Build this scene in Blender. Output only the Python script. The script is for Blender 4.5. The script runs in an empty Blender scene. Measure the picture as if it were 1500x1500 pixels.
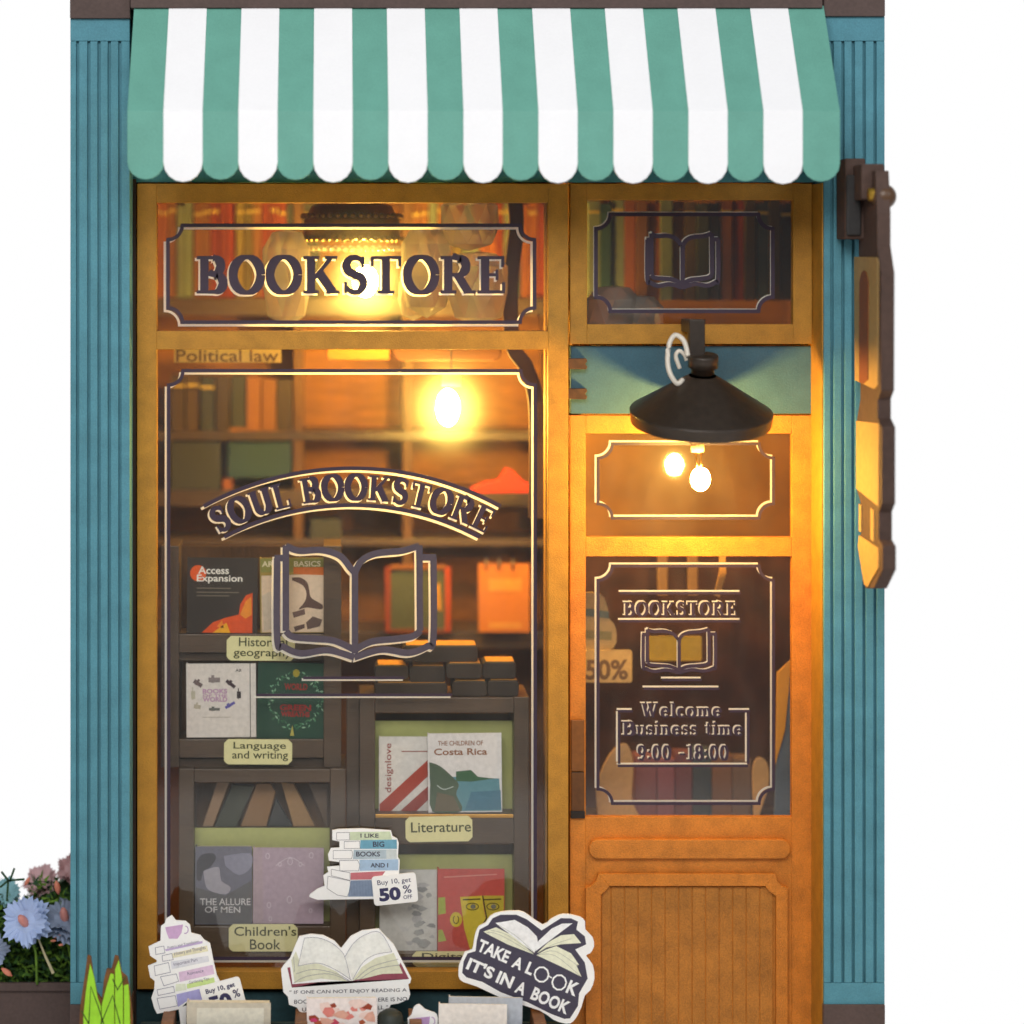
import bpy, bmesh, math, random
from mathutils import Vector, Matrix
random.seed(7)
SC = bpy.context.scene
S = 0.001            # one picture pixel on the front plane = 1 mm
CX, CY, D = 484.0, 400.0, 3300.0

def rgb(r, g, b):
    f = lambda c: (c/255/12.92 if c/255 <= .04045 else ((c/255+.055)/1.055)**2.4)
    return (f(r), f(g), f(b), 1)

def P(px, py, d=0.0):
    k = (D+d)/D
    return Vector(((CX+(px-CX)*k-750)*S, d*S, (750-(CY+(py-CY)*k))*S))

# ------------------------------------------------------------------ camera
cd = bpy.data.cameras.new('camera'); cam = bpy.data.objects.new('camera', cd)
SC.collection.objects.link(cam); SC.camera = cam
cam.location = ((CX-750)*S, -D*S, (750-CY)*S); cam.rotation_euler = (math.pi/2, 0, 0)
cd.sensor_width = 36; cd.lens = 36*D/1500
cd.shift_x = (750-CX)/1500; cd.shift_y = -(750-CY)/1500
cd.clip_start = .05; cd.clip_end = 100
cd.dof.use_dof = True; cd.dof.focus_distance = (D+5)*S; cd.dof.aperture_fstop = 1.05

# ------------------------------------------------------------------ world, lamps, exposure
w = bpy.data.worlds.new('World'); SC.world = w; w.use_nodes = True
bg = w.node_tree.nodes['Background']
bg.inputs[0].default_value = (.93, .97, 1, 1); bg.inputs[1].default_value = .20
def area(name, loc, target, size, power, col):
    l = bpy.data.lights.new(name, 'AREA'); l.shape = 'RECTANGLE'; l.size, l.size_y = size
    l.energy = power; l.color = col
    o = bpy.data.objects.new(name, l); SC.collection.objects.link(o)
    o.location = loc
    o.rotation_euler = (Vector(target)-Vector(loc)).to_track_quat('-Z', 'Y').to_euler()
area('softbox_main', (-.6, -3.3, 2.15), (0, 0, .1), (2.6, 1.5), 101, (1, .98, .95))
area('softbox_side', (2.6, -3.0, 1.9), (0, 0, 0), (1.6, 1.6), 24, (.92, .96, 1))
vs = SC.view_settings
vs.view_transform = 'Standard'; vs.look = 'None'; vs.exposure = 0; vs.gamma = 1
SC.render.engine = 'CYCLES'
cy = SC.cycles
cy.use_denoising = True
cy.max_bounces = 10; cy.diffuse_bounces = 3; cy.glossy_bounces = 4; cy.transmission_bounces = 8
cy.transparent_max_bounces = 24; cy.sample_clamp_indirect = 3; cy.sample_clamp_direct = 0
cy.caustics_refractive = False; cy.caustics_reflective = False; cy.blur_glossy = .5

# ------------------------------------------------------------------ materials
MATS = {}
def mat(key, col, rough=.6, var=.12, grain=120, bump=.15, metal=0, spec=.4, stretch=(1,1,1), trans=0, coat=0):
    if key in MATS: return MATS[key]
    m = bpy.data.materials.new(key); m.use_nodes = True; nt = m.node_tree; N = nt.nodes; L = nt.links
    b = N['Principled BSDF']
    b.inputs['Roughness'].default_value = rough; b.inputs['Metallic'].default_value = metal
    b.inputs['Specular IOR Level'].default_value = spec
    b.inputs['Coat Weight'].default_value = coat
    tc = N.new('ShaderNodeTexCoord'); mp = N.new('ShaderNodeMapping'); mp.inputs['Scale'].default_value = stretch
    L.new(tc.outputs['Object'], mp.inputs['Vector'])
    n1 = N.new('ShaderNodeTexNoise'); n1.inputs['Scale'].default_value = grain; n1.inputs['Detail'].default_value = 5
    n2 = N.new('ShaderNodeTexNoise'); n2.inputs['Scale'].default_value = grain/14; n2.inputs['Detail'].default_value = 3
    L.new(mp.outputs[0], n1.inputs['Vector']); L.new(mp.outputs[0], n2.inputs['Vector'])
    ad = N.new('ShaderNodeMath'); ad.operation = 'ADD'; L.new(n1.outputs[0], ad.inputs[0]); L.new(n2.outputs[0], ad.inputs[1])
    mr = N.new('ShaderNodeMapRange'); mr.inputs[1].default_value = .7; mr.inputs[2].default_value = 1.3
    mr.inputs[3].default_value = 1-var; mr.inputs[4].default_value = 1+var
    L.new(ad.outputs[0], mr.inputs[0])
    vm = N.new('ShaderNodeVectorMath'); vm.operation = 'SCALE'; vm.inputs[0].default_value = col[:3]
    L.new(mr.outputs[0], vm.inputs['Scale'])
    L.new(vm.outputs[0], b.inputs['Base Color'])
    if bump:
        bp = N.new('ShaderNodeBump'); bp.inputs['Strength'].default_value = bump; bp.inputs['Distance'].default_value = .002
        L.new(n1.outputs[0], bp.inputs['Height']); L.new(bp.outputs[0], b.inputs['Normal'])
    if trans:
        out = N['Material Output']; t = N.new('ShaderNodeBsdfTranslucent'); t.inputs[0].default_value = col
        mx = N.new('ShaderNodeMixShader'); mx.inputs[0].default_value = trans
        L.new(b.outputs[0], mx.inputs[1]); L.new(t.outputs[0], mx.inputs[2]); L.new(mx.outputs[0], out.inputs[0])
    MATS[key] = m
    return m
def glow(key, col, strength):
    if key in MATS: return MATS[key]
    m = bpy.data.materials.new(key); m.use_nodes = True; nt = m.node_tree
    nt.nodes.clear(); e = nt.nodes.new('ShaderNodeEmission'); o = nt.nodes.new('ShaderNodeOutputMaterial')
    e.inputs[0].default_value = col; e.inputs[1].default_value = strength; nt.links.new(e.outputs[0], o.inputs[0])
    MATS[key] = m; return m
def pane_mat():      # clear acrylic with Fresnel reflection, patchy haze and rough lobes imitating bulb bloom
    m = bpy.data.materials.new('acrylic'); m.use_nodes = True; nt = m.node_tree; N = nt.nodes; L = nt.links
    N.clear(); out = N.new('ShaderNodeOutputMaterial')
    tr = N.new('ShaderNodeBsdfTransparent'); tr.inputs[0].default_value = (.97, .965, .95, 1)
    gl = N.new('ShaderNodeBsdfGlossy'); gl.inputs['Roughness'].default_value = .07
    fr = N.new('ShaderNodeFresnel'); fr.inputs[0].default_value = 1.49
    rf = N.new('ShaderNodeBsdfRefraction'); rf.inputs['Roughness'].default_value = .8; rf.inputs['IOR'].default_value = 1.45
    df = N.new('ShaderNodeBsdfDiffuse'); df.inputs[0].default_value = (.8, .78, .74, 1)
    m1 = N.new('ShaderNodeMixShader'); m1.inputs[0].default_value = .022
    L.new(tr.outputs[0], m1.inputs[1]); L.new(rf.outputs[0], m1.inputs[2])
    m2 = N.new('ShaderNodeMixShader'); L.new(m1.outputs[0], m2.inputs[1]); L.new(df.outputs[0], m2.inputs[2])
    tc = N.new('ShaderNodeTexCoord'); mp = N.new('ShaderNodeMapping'); mp.inputs['Scale'].default_value = (3, 3, 1)
    L.new(tc.outputs['Object'], mp.inputs[0])
    nz = N.new('ShaderNodeTexNoise'); nz.inputs['Scale'].default_value = 9; nz.inputs['Detail'].default_value = 6
    L.new(mp.outputs[0], nz.inputs['Vector'])
    mr = N.new('ShaderNodeMapRange'); mr.inputs[1].default_value = .45; mr.inputs[2].default_value = .8
    mr.inputs[3].default_value = .0; mr.inputs[4].default_value = .012
    L.new(nz.outputs[0], mr.inputs[0]); L.new(mr.outputs[0], m2.inputs[0])
    ge = N.new('ShaderNodeNewGeometry'); iv = N.new('ShaderNodeMath'); iv.operation = 'SUBTRACT'; iv.inputs[0].default_value = 1
    L.new(ge.outputs['Backfacing'], iv.inputs[1]); mu = N.new('ShaderNodeMath'); mu.operation = 'MULTIPLY'; fx = N.new('ShaderNodeMath'); fx.operation = 'MULTIPLY'; fx.inputs[1].default_value = 1.85; L.new(fr.outputs[0], fx.inputs[0])
    L.new(fx.outputs[0], mu.inputs[0]); L.new(iv.outputs[0], mu.inputs[1])      # both faces of the sheet, taken at the outer one
    m3 = N.new('ShaderNodeMixShader'); L.new(mu.outputs[0], m3.inputs[0]); 
    g2 = N.new('ShaderNodeBsdfGlossy'); g2.inputs['Roughness'].default_value = .5
    m4 = N.new('ShaderNodeMixShader'); m5 = N.new('ShaderNodeMath'); m5.operation = 'MULTIPLY'; m5.inputs[1].default_value = .010
    L.new(iv.outputs[0], m5.inputs[0]); L.new(m5.outputs[0], m4.inputs[0]); L.new(m2.outputs[0], m4.inputs[1]); L.new(g2.outputs[0], m4.inputs[2])
    L.new(m4.outputs[0], m3.inputs[1]); L.new(gl.outputs[0], m3.inputs[2])
    L.new(m3.outputs[0], out.inputs[0]); MATS['acrylic'] = m; return m
def crystal_mat():
    m = bpy.data.materials.new('crystal'); m.use_nodes = True; b = m.node_tree.nodes['Principled BSDF']
    b.inputs['Base Color'].default_value = (1, .96, .88, 1); b.inputs['Roughness'].default_value = .06
    b.inputs['Transmission Weight'].default_value = .86; b.inputs['IOR'].default_value = 1.45
    nt = m.node_tree; t = nt.nodes.new('ShaderNodeBsdfTranslucent'); t.inputs[0].default_value = (1, .95, .86, 1)
    mx = nt.nodes.new('ShaderNodeMixShader'); mx.inputs[0].default_value = .24
    nt.links.new(b.outputs[0], mx.inputs[1]); nt.links.new(t.outputs[0], mx.inputs[2]); nt.links.new(mx.outputs[0], nt.nodes['Material Output'].inputs[0])
    MATS['crystal'] = m; return m
ACR = pane_mat(); CRY = crystal_mat()
TEAL = mat('teal_paint', rgb(82, 140, 156), .7, .15, 420, .25)
BROWN = mat('brown_board', rgb(86, 70, 66), .75, .16, 200, .25)
GOLD = mat('mustard_paint', rgb(178, 126, 42), .6, .2, 560, .45)
DOORC = mat('ochre_door_paint', rgb(200, 122, 40), .5, .24, 560, .6)
GREEN = mat('green_card', rgb(104, 166, 151), .62, .08, 420, .2)
WHITE = mat('white_card', rgb(251, 251, 254), .6, .02, 240, .1)
DARKW = mat('dark_walnut', rgb(82, 64, 48), .38, .35, 70, .3, spec=.7, stretch=(1,1,6))
DARKW2 = mat('dark_plank', rgb(102, 68, 30), .6, .3, 50, .2, stretch=(6,1,1))
OLIVE = mat('olive_card', rgb(186, 190, 120), .7, .08, 120, .1)
TAGC = mat('cream_tag', rgb(240, 234, 178), .7, .05, 120, .1)
INKO = mat('olive_ink', rgb(62, 66, 30), .7, .05, 100, 0)
INK = mat('purple_ink', rgb(58, 45, 62), .5, .1, 100, 0)
EDGE = mat('engraving_glint', rgb(255, 250, 238), .3, .04, 200, 0, spec=1, trans=.55)  # cream colour standing for light caught along the engraved lines
BLACKM = mat('black_metal', rgb(58, 48, 40), .38, .25, 90, .25, spec=.6, metal=.3)
def C(r, g, b, rough=.55, var=.13):
    return mat('print_%d_%d_%d' % (r, g, b), rgb(r, g, b), rough, var, 150, .05)
BULB = glow('bulb_glow', (1, .62, .11, 1), 560)

# ------------------------------------------------------------------ mesh builder
class M:
    def __init__(s): s.v = []; s.f = []; s.m = []; s.mats = []; s.sm = []
    def mi(s, m):
        if m not in s.mats: s.mats.append(m)
        return s.mats.index(m)
    def add(s, vs_, fs, m, smooth=False):
        o = len(s.v); s.v += [Vector(v) for v in vs_]; i = s.mi(m)
        for f in fs: s.f.append([o+k for k in f]); s.m.append(i); s.sm.append(smooth)
    def prism(s, pts, d, th, m, raw=False):
        a = sum(pts[i-1][0]*pts[i][1]-pts[i][0]*pts[i-1][1] for i in range(len(pts)))
        if a > 0: pts = pts[::-1]
        n = len(pts)
        F = [P(x, y, d) for x, y in pts]; B = [p+Vector((0, th*S, 0)) for p in F]
        fs = [list(range(n)), list(range(2*n-1, n-1, -1))] + [[i, n+i, n+(i+1) % n, (i+1) % n] for i in range(n)]
        s.add(F+B, fs, m)
    def box(s, x0, y0, x1, y1, d, th, m): s.prism([(x0, y0), (x0, y1), (x1, y1), (x1, y0)], d, th, m)
    def rr(s, x0, y0, x1, y1, r, d, th, m, rot=0, n=5):
        pts = []
        for cx_, cy_, a0 in ((x1-r, y0+r, -90), (x1-r, y1-r, 0), (x0+r, y1-r, 90), (x0+r, y0+r, 180)):
            for k in range(n+1):
                a = math.radians(a0+90*k/n); pts.append((cx_+r*math.cos(a), cy_+r*math.sin(a)))
        s.prism(rotp(pts, ((x0+x1)/2, (y0+y1)/2), rot), d, th, m)
    def quads2(s, L_, R_, d, th, m):        # strip between two px polylines
        n = len(L_)
        a = [P(x, y, d) for x, y in L_]; b = [P(x, y, d) for x, y in R_]
        dv = Vector((0, th*S, 0)); a2 = [p+dv for p in a]; b2 = [p+dv for p in b]
        fs = []
        for i in range(n-1):
            fs += [[i, n+i, n+i+1, i+1], [i, i+1, 2*n+i+1, 2*n+i], [n+i, 3*n+i, 3*n+i+1, n+i+1]]
        fs += [[0, 2*n, 3*n, n], [n-1, 2*n-1, 4*n-1, 3*n-1]]
        s.add(a+b+a2+b2, fs, m)
    def line(s, pts, wd, d, th, m, closed=False):
        if closed: pts = pts+[pts[0], pts[1]]
        L_, R_ = offs(pts, (lambda t, dx, dy: wd) if not callable(wd) else wd)
        if closed:
            L_ = L_[:-1]; R_ = R_[:-1]; L_[0] = L_[-1]; R_[0] = R_[-1]
        s.quads2(L_, R_, d, th, m)
    def tube(s, pts, r, m, n=10):           # pts world vectors
        pts = [Vector(p) for p in pts]; V = []; rs = r if isinstance(r, (list, tuple)) else [r]*len(pts)
        up = Vector((.13, .27, .95)).normalized()
        for i, p in enumerate(pts):
            t = (pts[min(i+1, len(pts)-1)]-pts[max(i-1, 0)]).normalized()
            a = t.cross(up)
            if a.length < .1: a = t.cross(Vector((1, 0, 0)))
            a.normalize(); b = t.cross(a)
            V += [p+(a*math.cos(2*math.pi*k/n)+b*math.sin(2*math.pi*k/n))*rs[i] for k in range(n)]
        fs = [[i*n+k, i*n+(k+1) % n, (i+1)*n+(k+1) % n, (i+1)*n+k] for i in range(len(pts)-1) for k in range(n)]
        fs += [list(range(n))[::-1], [(len(pts)-1)*n+k for k in range(n)]]
        s.add(V, fs, m, True)
    def lathe(s, prof, c, m, n=40, rot=None, smooth=True):   # prof (r,z) metres about c
        rot = rot or Matrix.Identity(3); V = []
        for r, z in prof:
            V += [Vector(c)+rot @ Vector((r*math.cos(2*math.pi*k/n), r*math.sin(2*math.pi*k/n), z)) for k in range(n)]
        fs = [[i*n+k, i*n+(k+1) % n, (i+1)*n+(k+1) % n, (i+1)*n+k] for i in range(len(prof)-1) for k in range(n)]
        s.add(V, fs, m, smooth)
    def ball(s, c, r, m, n=14, sz=1):
        s.lathe([(max(1e-5, r*math.sin(math.pi*i/n)), -r*sz*math.cos(math.pi*i/n)) for i in range(n+1)], c, m, n+4)
    def build(s, name, parent=None, bevel=0, label=None, fix=True, kind=None):
        me = bpy.data.meshes.new(name)
        o0 = parent['_loc'] if parent and '_loc' in parent else (0, 0, 0)
        if parent is None:
            lo = Vector([min(v[i] for v in s.v) for i in range(3)]); hi = Vector([max(v[i] for v in s.v) for i in range(3)])
            o0 = ((lo.x+hi.x)/2, (lo.y+hi.y)/2, lo.z)
        o0 = Vector(o0)
        me.from_pydata([v-o0 for v in s.v], [], s.f)
        for m in s.mats: me.materials.append(m)
        me.polygons.foreach_set('material_index', s.m); me.polygons.foreach_set('use_smooth', s.sm)
        if fix:
            bm = bmesh.new(); bm.from_mesh(me); bmesh.ops.recalc_face_normals(bm, faces=bm.faces); bm.to_mesh(me); bm.free()
        o = bpy.data.objects.new(name, me); SC.collection.objects.link(o)
        if parent:
            o.parent = parent; o['_loc'] = tuple(o0)
        else: o.location = o0; o['_loc'] = tuple(o0)
        if bevel:
            b = o.modifiers.new('bevel', 'BEVEL'); b.width = bevel*S; b.segments = 2; b.limit_method = 'ANGLE'; b.angle_limit = .6
        if label: o['label'] = label
        if kind: o['kind'] = kind
        return o

def rotp(pts, c, deg):
    if not deg: return pts
    a = math.radians(deg); ca, sa = math.cos(a), math.sin(a)
    return [(c[0]+(x-c[0])*ca-(y-c[1])*sa, c[1]+(x-c[0])*sa+(y-c[1])*ca) for x, y in pts]
def offs(pts, wf):
    L_, R_ = [], []; n = len(pts)
    for i, (x, y) in enumerate(pts):
        def dr(a, b):
            dx, dy = pts[b][0]-pts[a][0], pts[b][1]-pts[a][1]; l = math.hypot(dx, dy) or 1; return dx/l, dy/l
        d1 = dr(i-1, i) if i > 0 else dr(0, 1); d2 = dr(i, i+1) if i < n-1 else d1
        tx, ty = d1[0]+d2[0], d1[1]+d2[1]; l = math.hypot(tx, ty)
        if l < .2: tx, ty = d2; l = 1
        tx, ty = tx/l, ty/l
        wd = wf(i/(n-1), tx, ty)/2
        c = max(.5, d1[0]*tx+d1[1]*ty)
        L_.append((x-ty*wd/c, y+tx*wd/c)); R_.append((x+ty*wd/c, y-tx*wd/c))
    return L_, R_
def smooth(pts, k=6):
    out = []; n = len(pts)
    for i in range(n-1):
        p0, p1, p2, p3 = pts[max(i-1, 0)], pts[i], pts[i+1], pts[min(i+2, n-1)]
        for j in range(k):
            t = j/k
            out.append(tuple(.5*(2*p1[a]+(p2[a]-p0[a])*t+(2*p0[a]-5*p1[a]+4*p2[a]-p3[a])*t*t+(3*p1[a]-p0[a]-3*p2[a]+p3[a])*t**3) for a in (0, 1)))
    return out+[pts[-1]]
def arc(cx_, cy_, rx, ry, a0, a1, n=14):
    return [(cx_+rx*math.cos(math.radians(a0+(a1-a0)*i/n)), cy_+ry*math.sin(math.radians(a0+(a1-a0)*i/n))) for i in range(n+1)]

def thing(name, label, cat, at, group=None):
    o = bpy.data.objects.new(name, None); SC.collection.objects.link(o); o.empty_display_size = .02
    o.location = at; o['_loc'] = tuple(at); o['label'] = label; o['category'] = cat
    if group: o['group'] = group
    return o
def tag(o, label, cat, group=None):
    o['label'] = label; o['category'] = cat
    if group: o['group'] = group
    return o

# ------------------------------------------------------------------ lettering
_tc = {}
def glyphs(txt, bold=0):
    k = (txt, bold)
    if k not in _tc:
        c = bpy.data.curves.new('t', 'FONT'); c.body = txt; c.offset = bold; c.resolution_u = 3
        o = bpy.data.objects.new('t', c); SC.collection.objects.link(o)
        bpy.context.view_layer.update()
        me = bpy.data.meshes.new_from_object(o.evaluated_get(bpy.context.evaluated_depsgraph_get()))
        vv = [(v.co.x, v.co.y) for v in me.vertices]; ff = [list(p.vertices) for p in me.polygons]
        bpy.data.objects.remove(o); bpy.data.curves.remove(c); bpy.data.meshes.remove(me)
        x0, x1 = min(v[0] for v in vv), max(v[0] for v in vv); y0, y1 = min(v[1] for v in vv), max(v[1] for v in vv)
        _tc[k] = ([((x-x0)/(x1-x0 or 1), (y1-y)/(y1-y0 or 1)) for x, y in vv], ff)
    return _tc[k]
def text(b, txt, x0, y0, x1, y1, d, m, rot=0, bold=0):
    vv, ff = glyphs(txt, bold)
    pts = rotp([(x0+u*(x1-x0), y0+v*(y1-y0)) for u, v in vv], ((x0+x1)/2, (y0+y1)/2), rot)
    b.add([P(x, y, d) for x, y in pts], ff, m)

TK, TN = .21, .085
SERIF = {}
def _g(ch, adv, rects=(), nib=(), fixed=()): SERIF[ch] = (adv, rects, nib, fixed)
stem = [(.09, 0, .30, 1), (0, 0, .40, .085), (0, .915, .40, 1)]
_g('B', .80, stem, [[(.28, .955), (.42, .955)]+arc(.42, .74, .19, .215, 90, -90)+[(.28, .525)], [(.28, .515), (.45, .515)]+arc(.45, .28, .22, .237, 90, -90)+[(.28, .043)]])
_g('O', .90, (), [arc(.44, .5, .35, .475, 0, 360, 26)])
_g('K', .94, stem+[(.54, .915, .86, 1), (.58, 0, .92, .085)], (), [([(.27, .40), (.70, .95)], .10), ([(.40, .56), (.74, .04)], .22)])
_g('S', .70, [(.50, .68, .575, .99), (.06, .01, .135, .32)], (), [(arc(.33, .745, .215, .215, 15, 255)+arc(.33, .265, .225, .23, 85, -165), None)])
_g('T', .80, [(.28, 0, .49, 1), (0, .915, .77, 1), (0, .72, .08, 1), (.69, .72, .77, 1), (.17, 0, .6, .085)])
_g('R', .90, stem+[(.58, 0, .89, .085)], [[(.28, .955), (.44, .955)]+arc(.44, .73, .20, .23, 90, -90)+[(.28, .5)]], [([(.42, .52), (.70, .04)], .20)])
_g('E', .76, stem+[(.3, .915, .68, 1), (.3, 0, .70, .085), (.3, .46, .5, .54), (.60, .70, .68, 1), (.62, 0, .70, .30), (.46, .36, .53, .64)])
_g('U', .90, [(.0, .915, .36, 1), (.52, .915, .86, 1)], [[(.2, .96), (.2, .34)]+arc(.45, .33, .25, .285, 180, 360)+[(.70, .96)]])
_g('L', .72, stem+[(.3, 0, .66, .085), (.58, 0, .66, .32)])
_g(' ', .34)
_g('e', .58, [(.12, .31, .46, .38)], [arc(.28, .33, .20, .295, 8, 320, 20)])
_g('l', .32, [(.06, 0, .22, 1), (0, 0, .28, .075), (0, .925, .15, 1)])
_g('c', .52, (), [arc(.26, .33, .19, .295, 45, 318, 18)])
_g('o', .58, (), [arc(.27, .33, .20, .295, 0, 360, 20)])
nst = [(.06, 0, .20, .66), (0, 0, .26, .07), (0, .59, .15, .66), (.34, 0, .48, .45), (.29, 0, .54, .07)]
_g('n', .58, nst, [[(.13, .5)]+arc(.27, .44, .14, .18, 150, 0)])
_g('m', .86, nst+[(.62, 0, .76, .45), (.57, 0, .82, .07)], [[(.13, .5)]+arc(.27, .44, .14, .18, 150, 0), [(.41, .5)]+arc(.55, .44, .14, .18, 150, 0)])
_g('u', .58, [(.36, 0, .50, .66), (0, .59, .15, .66), (.28, .59, .42, .66)], [[(.11, .62), (.11, .22)]+arc(.27, .22, .16, .18, 180, 360)])
_g('s', .46, [(.33, .45, .38, .66), (.03, 0, .08, .2)], (), [(arc(.20, .49, .14, .14, 20, 255)+arc(.20, .175, .15, .145, 80, -165), .10)])
_g('i', .30, [(.06, 0, .20, .66), (0, 0, .26, .07), (0, .59, .15, .66), (.05, .8, .21, .95)])
_g('t', .38, [(.08, .1, .22, .88), (0, .59, .33, .66)], (), [([(.15, .15), (.2, .05), (.33, .06)], .08)])
_g('W', 1.08, [(-.02, .92, .28, 1), (.36, .92, .66, 1), (.76, .92, 1.04, 1)], (), [([(.12, .96), (.32, .02)], .17), ([(.32, .02), (.52, .9)], .08), ([(.46, .96), (.68, .02)], .17), ([(.68, .02), (.90, .96)], .08)])
_g('0', .58, (), [arc(.27, .46, .19, .42, 0, 360, 20)])
_g('1', .42, [(.13, 0, .29, .92), (.02, 0, .4, .08), (.02, .80, .2, .87)])
_g('8', .58, (), [arc(.27, .68, .16, .2, 0, 360, 18), arc(.27, .25, .19, .22, 0, 360, 18)])
_g('9', .58, (), [arc(.27, .62, .18, .25, 0, 360, 18)], [([(.45, .6), (.42, .25), (.28, .04), (.1, .08)], .12)])
_g(':', .26, [(.05, .05, .19, .2), (.05, .45, .19, .6)])
_g('-', .46, [(.04, .32, .40, .43)])
def serif(b, txt, fn, d, m, th=.8, track=0, fat=1.0):
    u = 0; k = 0
    for ch in txt:
        adv, rects, nib, fixed = SERIF[ch]
        for (x0, y0, x1, y1) in rects:
            nseg = 3 if (x1-x0) > .3 else 1
            L_ = [fn(u+x0+(x1-x0)*i/nseg, y1) for i in range(nseg+1)]; R_ = [fn(u+x0+(x1-x0)*i/nseg, y0) for i in range(nseg+1)]
            b.quads2(L_, R_, d-k*.04, th, m); k = (k+1) % 12
        low = ch.islower() or ch.isdigit()
        tk, tn = (TK*.78, TN*.95) if low else (TK, TN)
        for pts in nib:
            L_, R_ = offs(pts, lambda t, dx, dy: fat*(tk*abs(dy)+tn*abs(dx)))
            b.quads2([fn(u+x, y) for x, y in L_], [fn(u+x, y) for x, y in R_], d-k*.04, th, m); k = (k+1) % 12
        for pts, wd in fixed:
            L_, R_ = offs(pts, (lambda t, dx, dy: wd*fat) if wd else (lambda t, dx, dy: fat*(.09+.13*math.sin(math.pi*t))))
            b.quads2([fn(u+x, y) for x, y in L_], [fn(u+x, y) for x, y in R_], d-k*.04, th, m); k = (k+1) % 12
        u += adv+track
    return u
def swidth(txt, track=0): return sum(SERIF[c][0]+track for c in txt)-.06-track
def sfit(b, txt, x0, y0, x1, y1, d, m, track=0, fat=1.0, cap=1.0):
    W_ = swidth(txt, track); serif(b, txt, lambda u, v: (x0+u/W_*(x1-x0), y1-v/cap*(y1-y0)), d, m, track=track, fat=fat)

# ------------------------------------------------------------------ the setting
b = M()
prof = [(300, -.952)] + [(300+1700*math.sin(a), -.952) for a in (.4, .9)] + [(2200, -.952), (2700, -.90), (3100, -.70), (3300, -.3), (3350, 1), (3350, 5)]
V = []
for y, z in prof: V += [(-7, y*S, z), (7, y*S, z)]
b.add(V, [[2*i, 2*i+1, 2*i+3, 2*i+2] for i in range(len(prof)-1)], glow('glowing_white_backdrop', (1, 1, 1, 1), 1.0))  # self-glowing sweep, added so the background comes out pure white
b.build('backdrop', kind='structure', fix=False)
b = M(); zt = -.952
b.add([(-3, -2.3, zt), (3, -2.3, zt), (3, .3, zt), (-3, .3, zt), (-3, -2.3, zt-.04), (3, -2.3, zt-.04), (3, .3, zt-.04), (-3, .3, zt-.04)],
      [[0, 1, 2, 3], [4, 7, 6, 5], [0, 4, 5, 1], [1, 5, 6, 2], [2, 6, 7, 3], [3, 7, 4, 0]], mat('white_table', rgb(240, 240, 240), .5, .02))
b.build('ground', kind='structure')

# ------------------------------------------------------------------ facade
F = thing('bookshop_facade', 'miniature bookshop front with teal fluted pilasters and mustard framed window and door', 'bookshop', P(750, 1700, 60))
def part(name, fn, parent=F, bevel=.8, label=None):
    b = M(); fn(b); return b.build(name, parent, bevel=bevel, label=label)
# pilasters with separate flutes
def pilaster(x0, x1, grooves, capy, rev):
    def body(b):
        b.box(x0+.4, capy, x1-.4, 1472, -23, 83, TEAL)
    p = part('pilaster', body)
    part('top_rail', lambda b: b.box(x0, capy, x1, 60, -30, 7, TEAL), p)
    part('bottom_rail', lambda b: b.box(x0, 1440, x1, 1472, -30, 7, TEAL), p)
    xs = [x0]+grooves+[x1]
    for i in range(len(xs)-1):
        a = xs[i]+(2.0 if i else 0); c = xs[i+1]-(2.0 if i < len(xs)-2 else 0)
        part('flute', lambda b: b.box(a, 60.3, c, 1439.7, -30, 7, TEAL), p, bevel=1.1)
    part('pilaster_cap', lambda b: b.box(x0-.5, -40, x1+.5, capy-.3, -36, 96, BROWN), F)
    part('pilaster_base', lambda b: (b.box(x0-.5, 1472.3, x1+.5, 1503, -34, 94, BROWN), b.box(x0, 1503.2, x1, 1700, -30, 90, TEAL)), F)
pilaster(103, 190, [113.5, 130, 145, 160, 175.5], 27, 1)
pilaster(1207, 1296, [1219, 1235, 1250, 1266, 1282], 24, -1)
part('cornice', lambda b: b.box(191, -40, 1205, 11.5, -48, 90, BROWN))
TEALD = mat('teal_wall_paint', rgb(70, 134, 142), .7, .15, 200, .25)
part('upper_wall', lambda b: b.box(191, 12, 1206, 267, 40, 20, TEALD))
part('lower_wall', lambda b: b.box(191, 1452, 834, 1700, 44, 16, mat('dark_teal_wall', rgb(40, 70, 76), .7, .2)))
part('door_band', lambda b: b.box(836, 507, 1189, 606, 50, 14, mat('teal_band_paint', rgb(62, 98, 112), .7, .15, 420, .3)))
for yy in (533, 577):
    def tab(b, yy=yy):
        b.prism([(829, yy-7.5), (859, yy-8), (860.5, yy-4), (857, yy), (860.5, yy+4), (859, yy+8), (829, yy+7.5)], 38, 14, mat('burnt_tab', rgb(84, 56, 30), .6, .4, 90))
    part('tab', tab)
# inner reveal right of the door and left of the window
part('door_reveal', lambda b: b.box(1204, 268, 1206.6, 1700, -25, 90, GOLD), bevel=0)
part('window_reveal', lambda b: b.box(192.5, 262, 199, 1700, 32, 40, mat('dark_strip', rgb(48, 30, 18), .7, .3)), bevel=0)  # dark brown strip filling the gap left of the window

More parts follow.
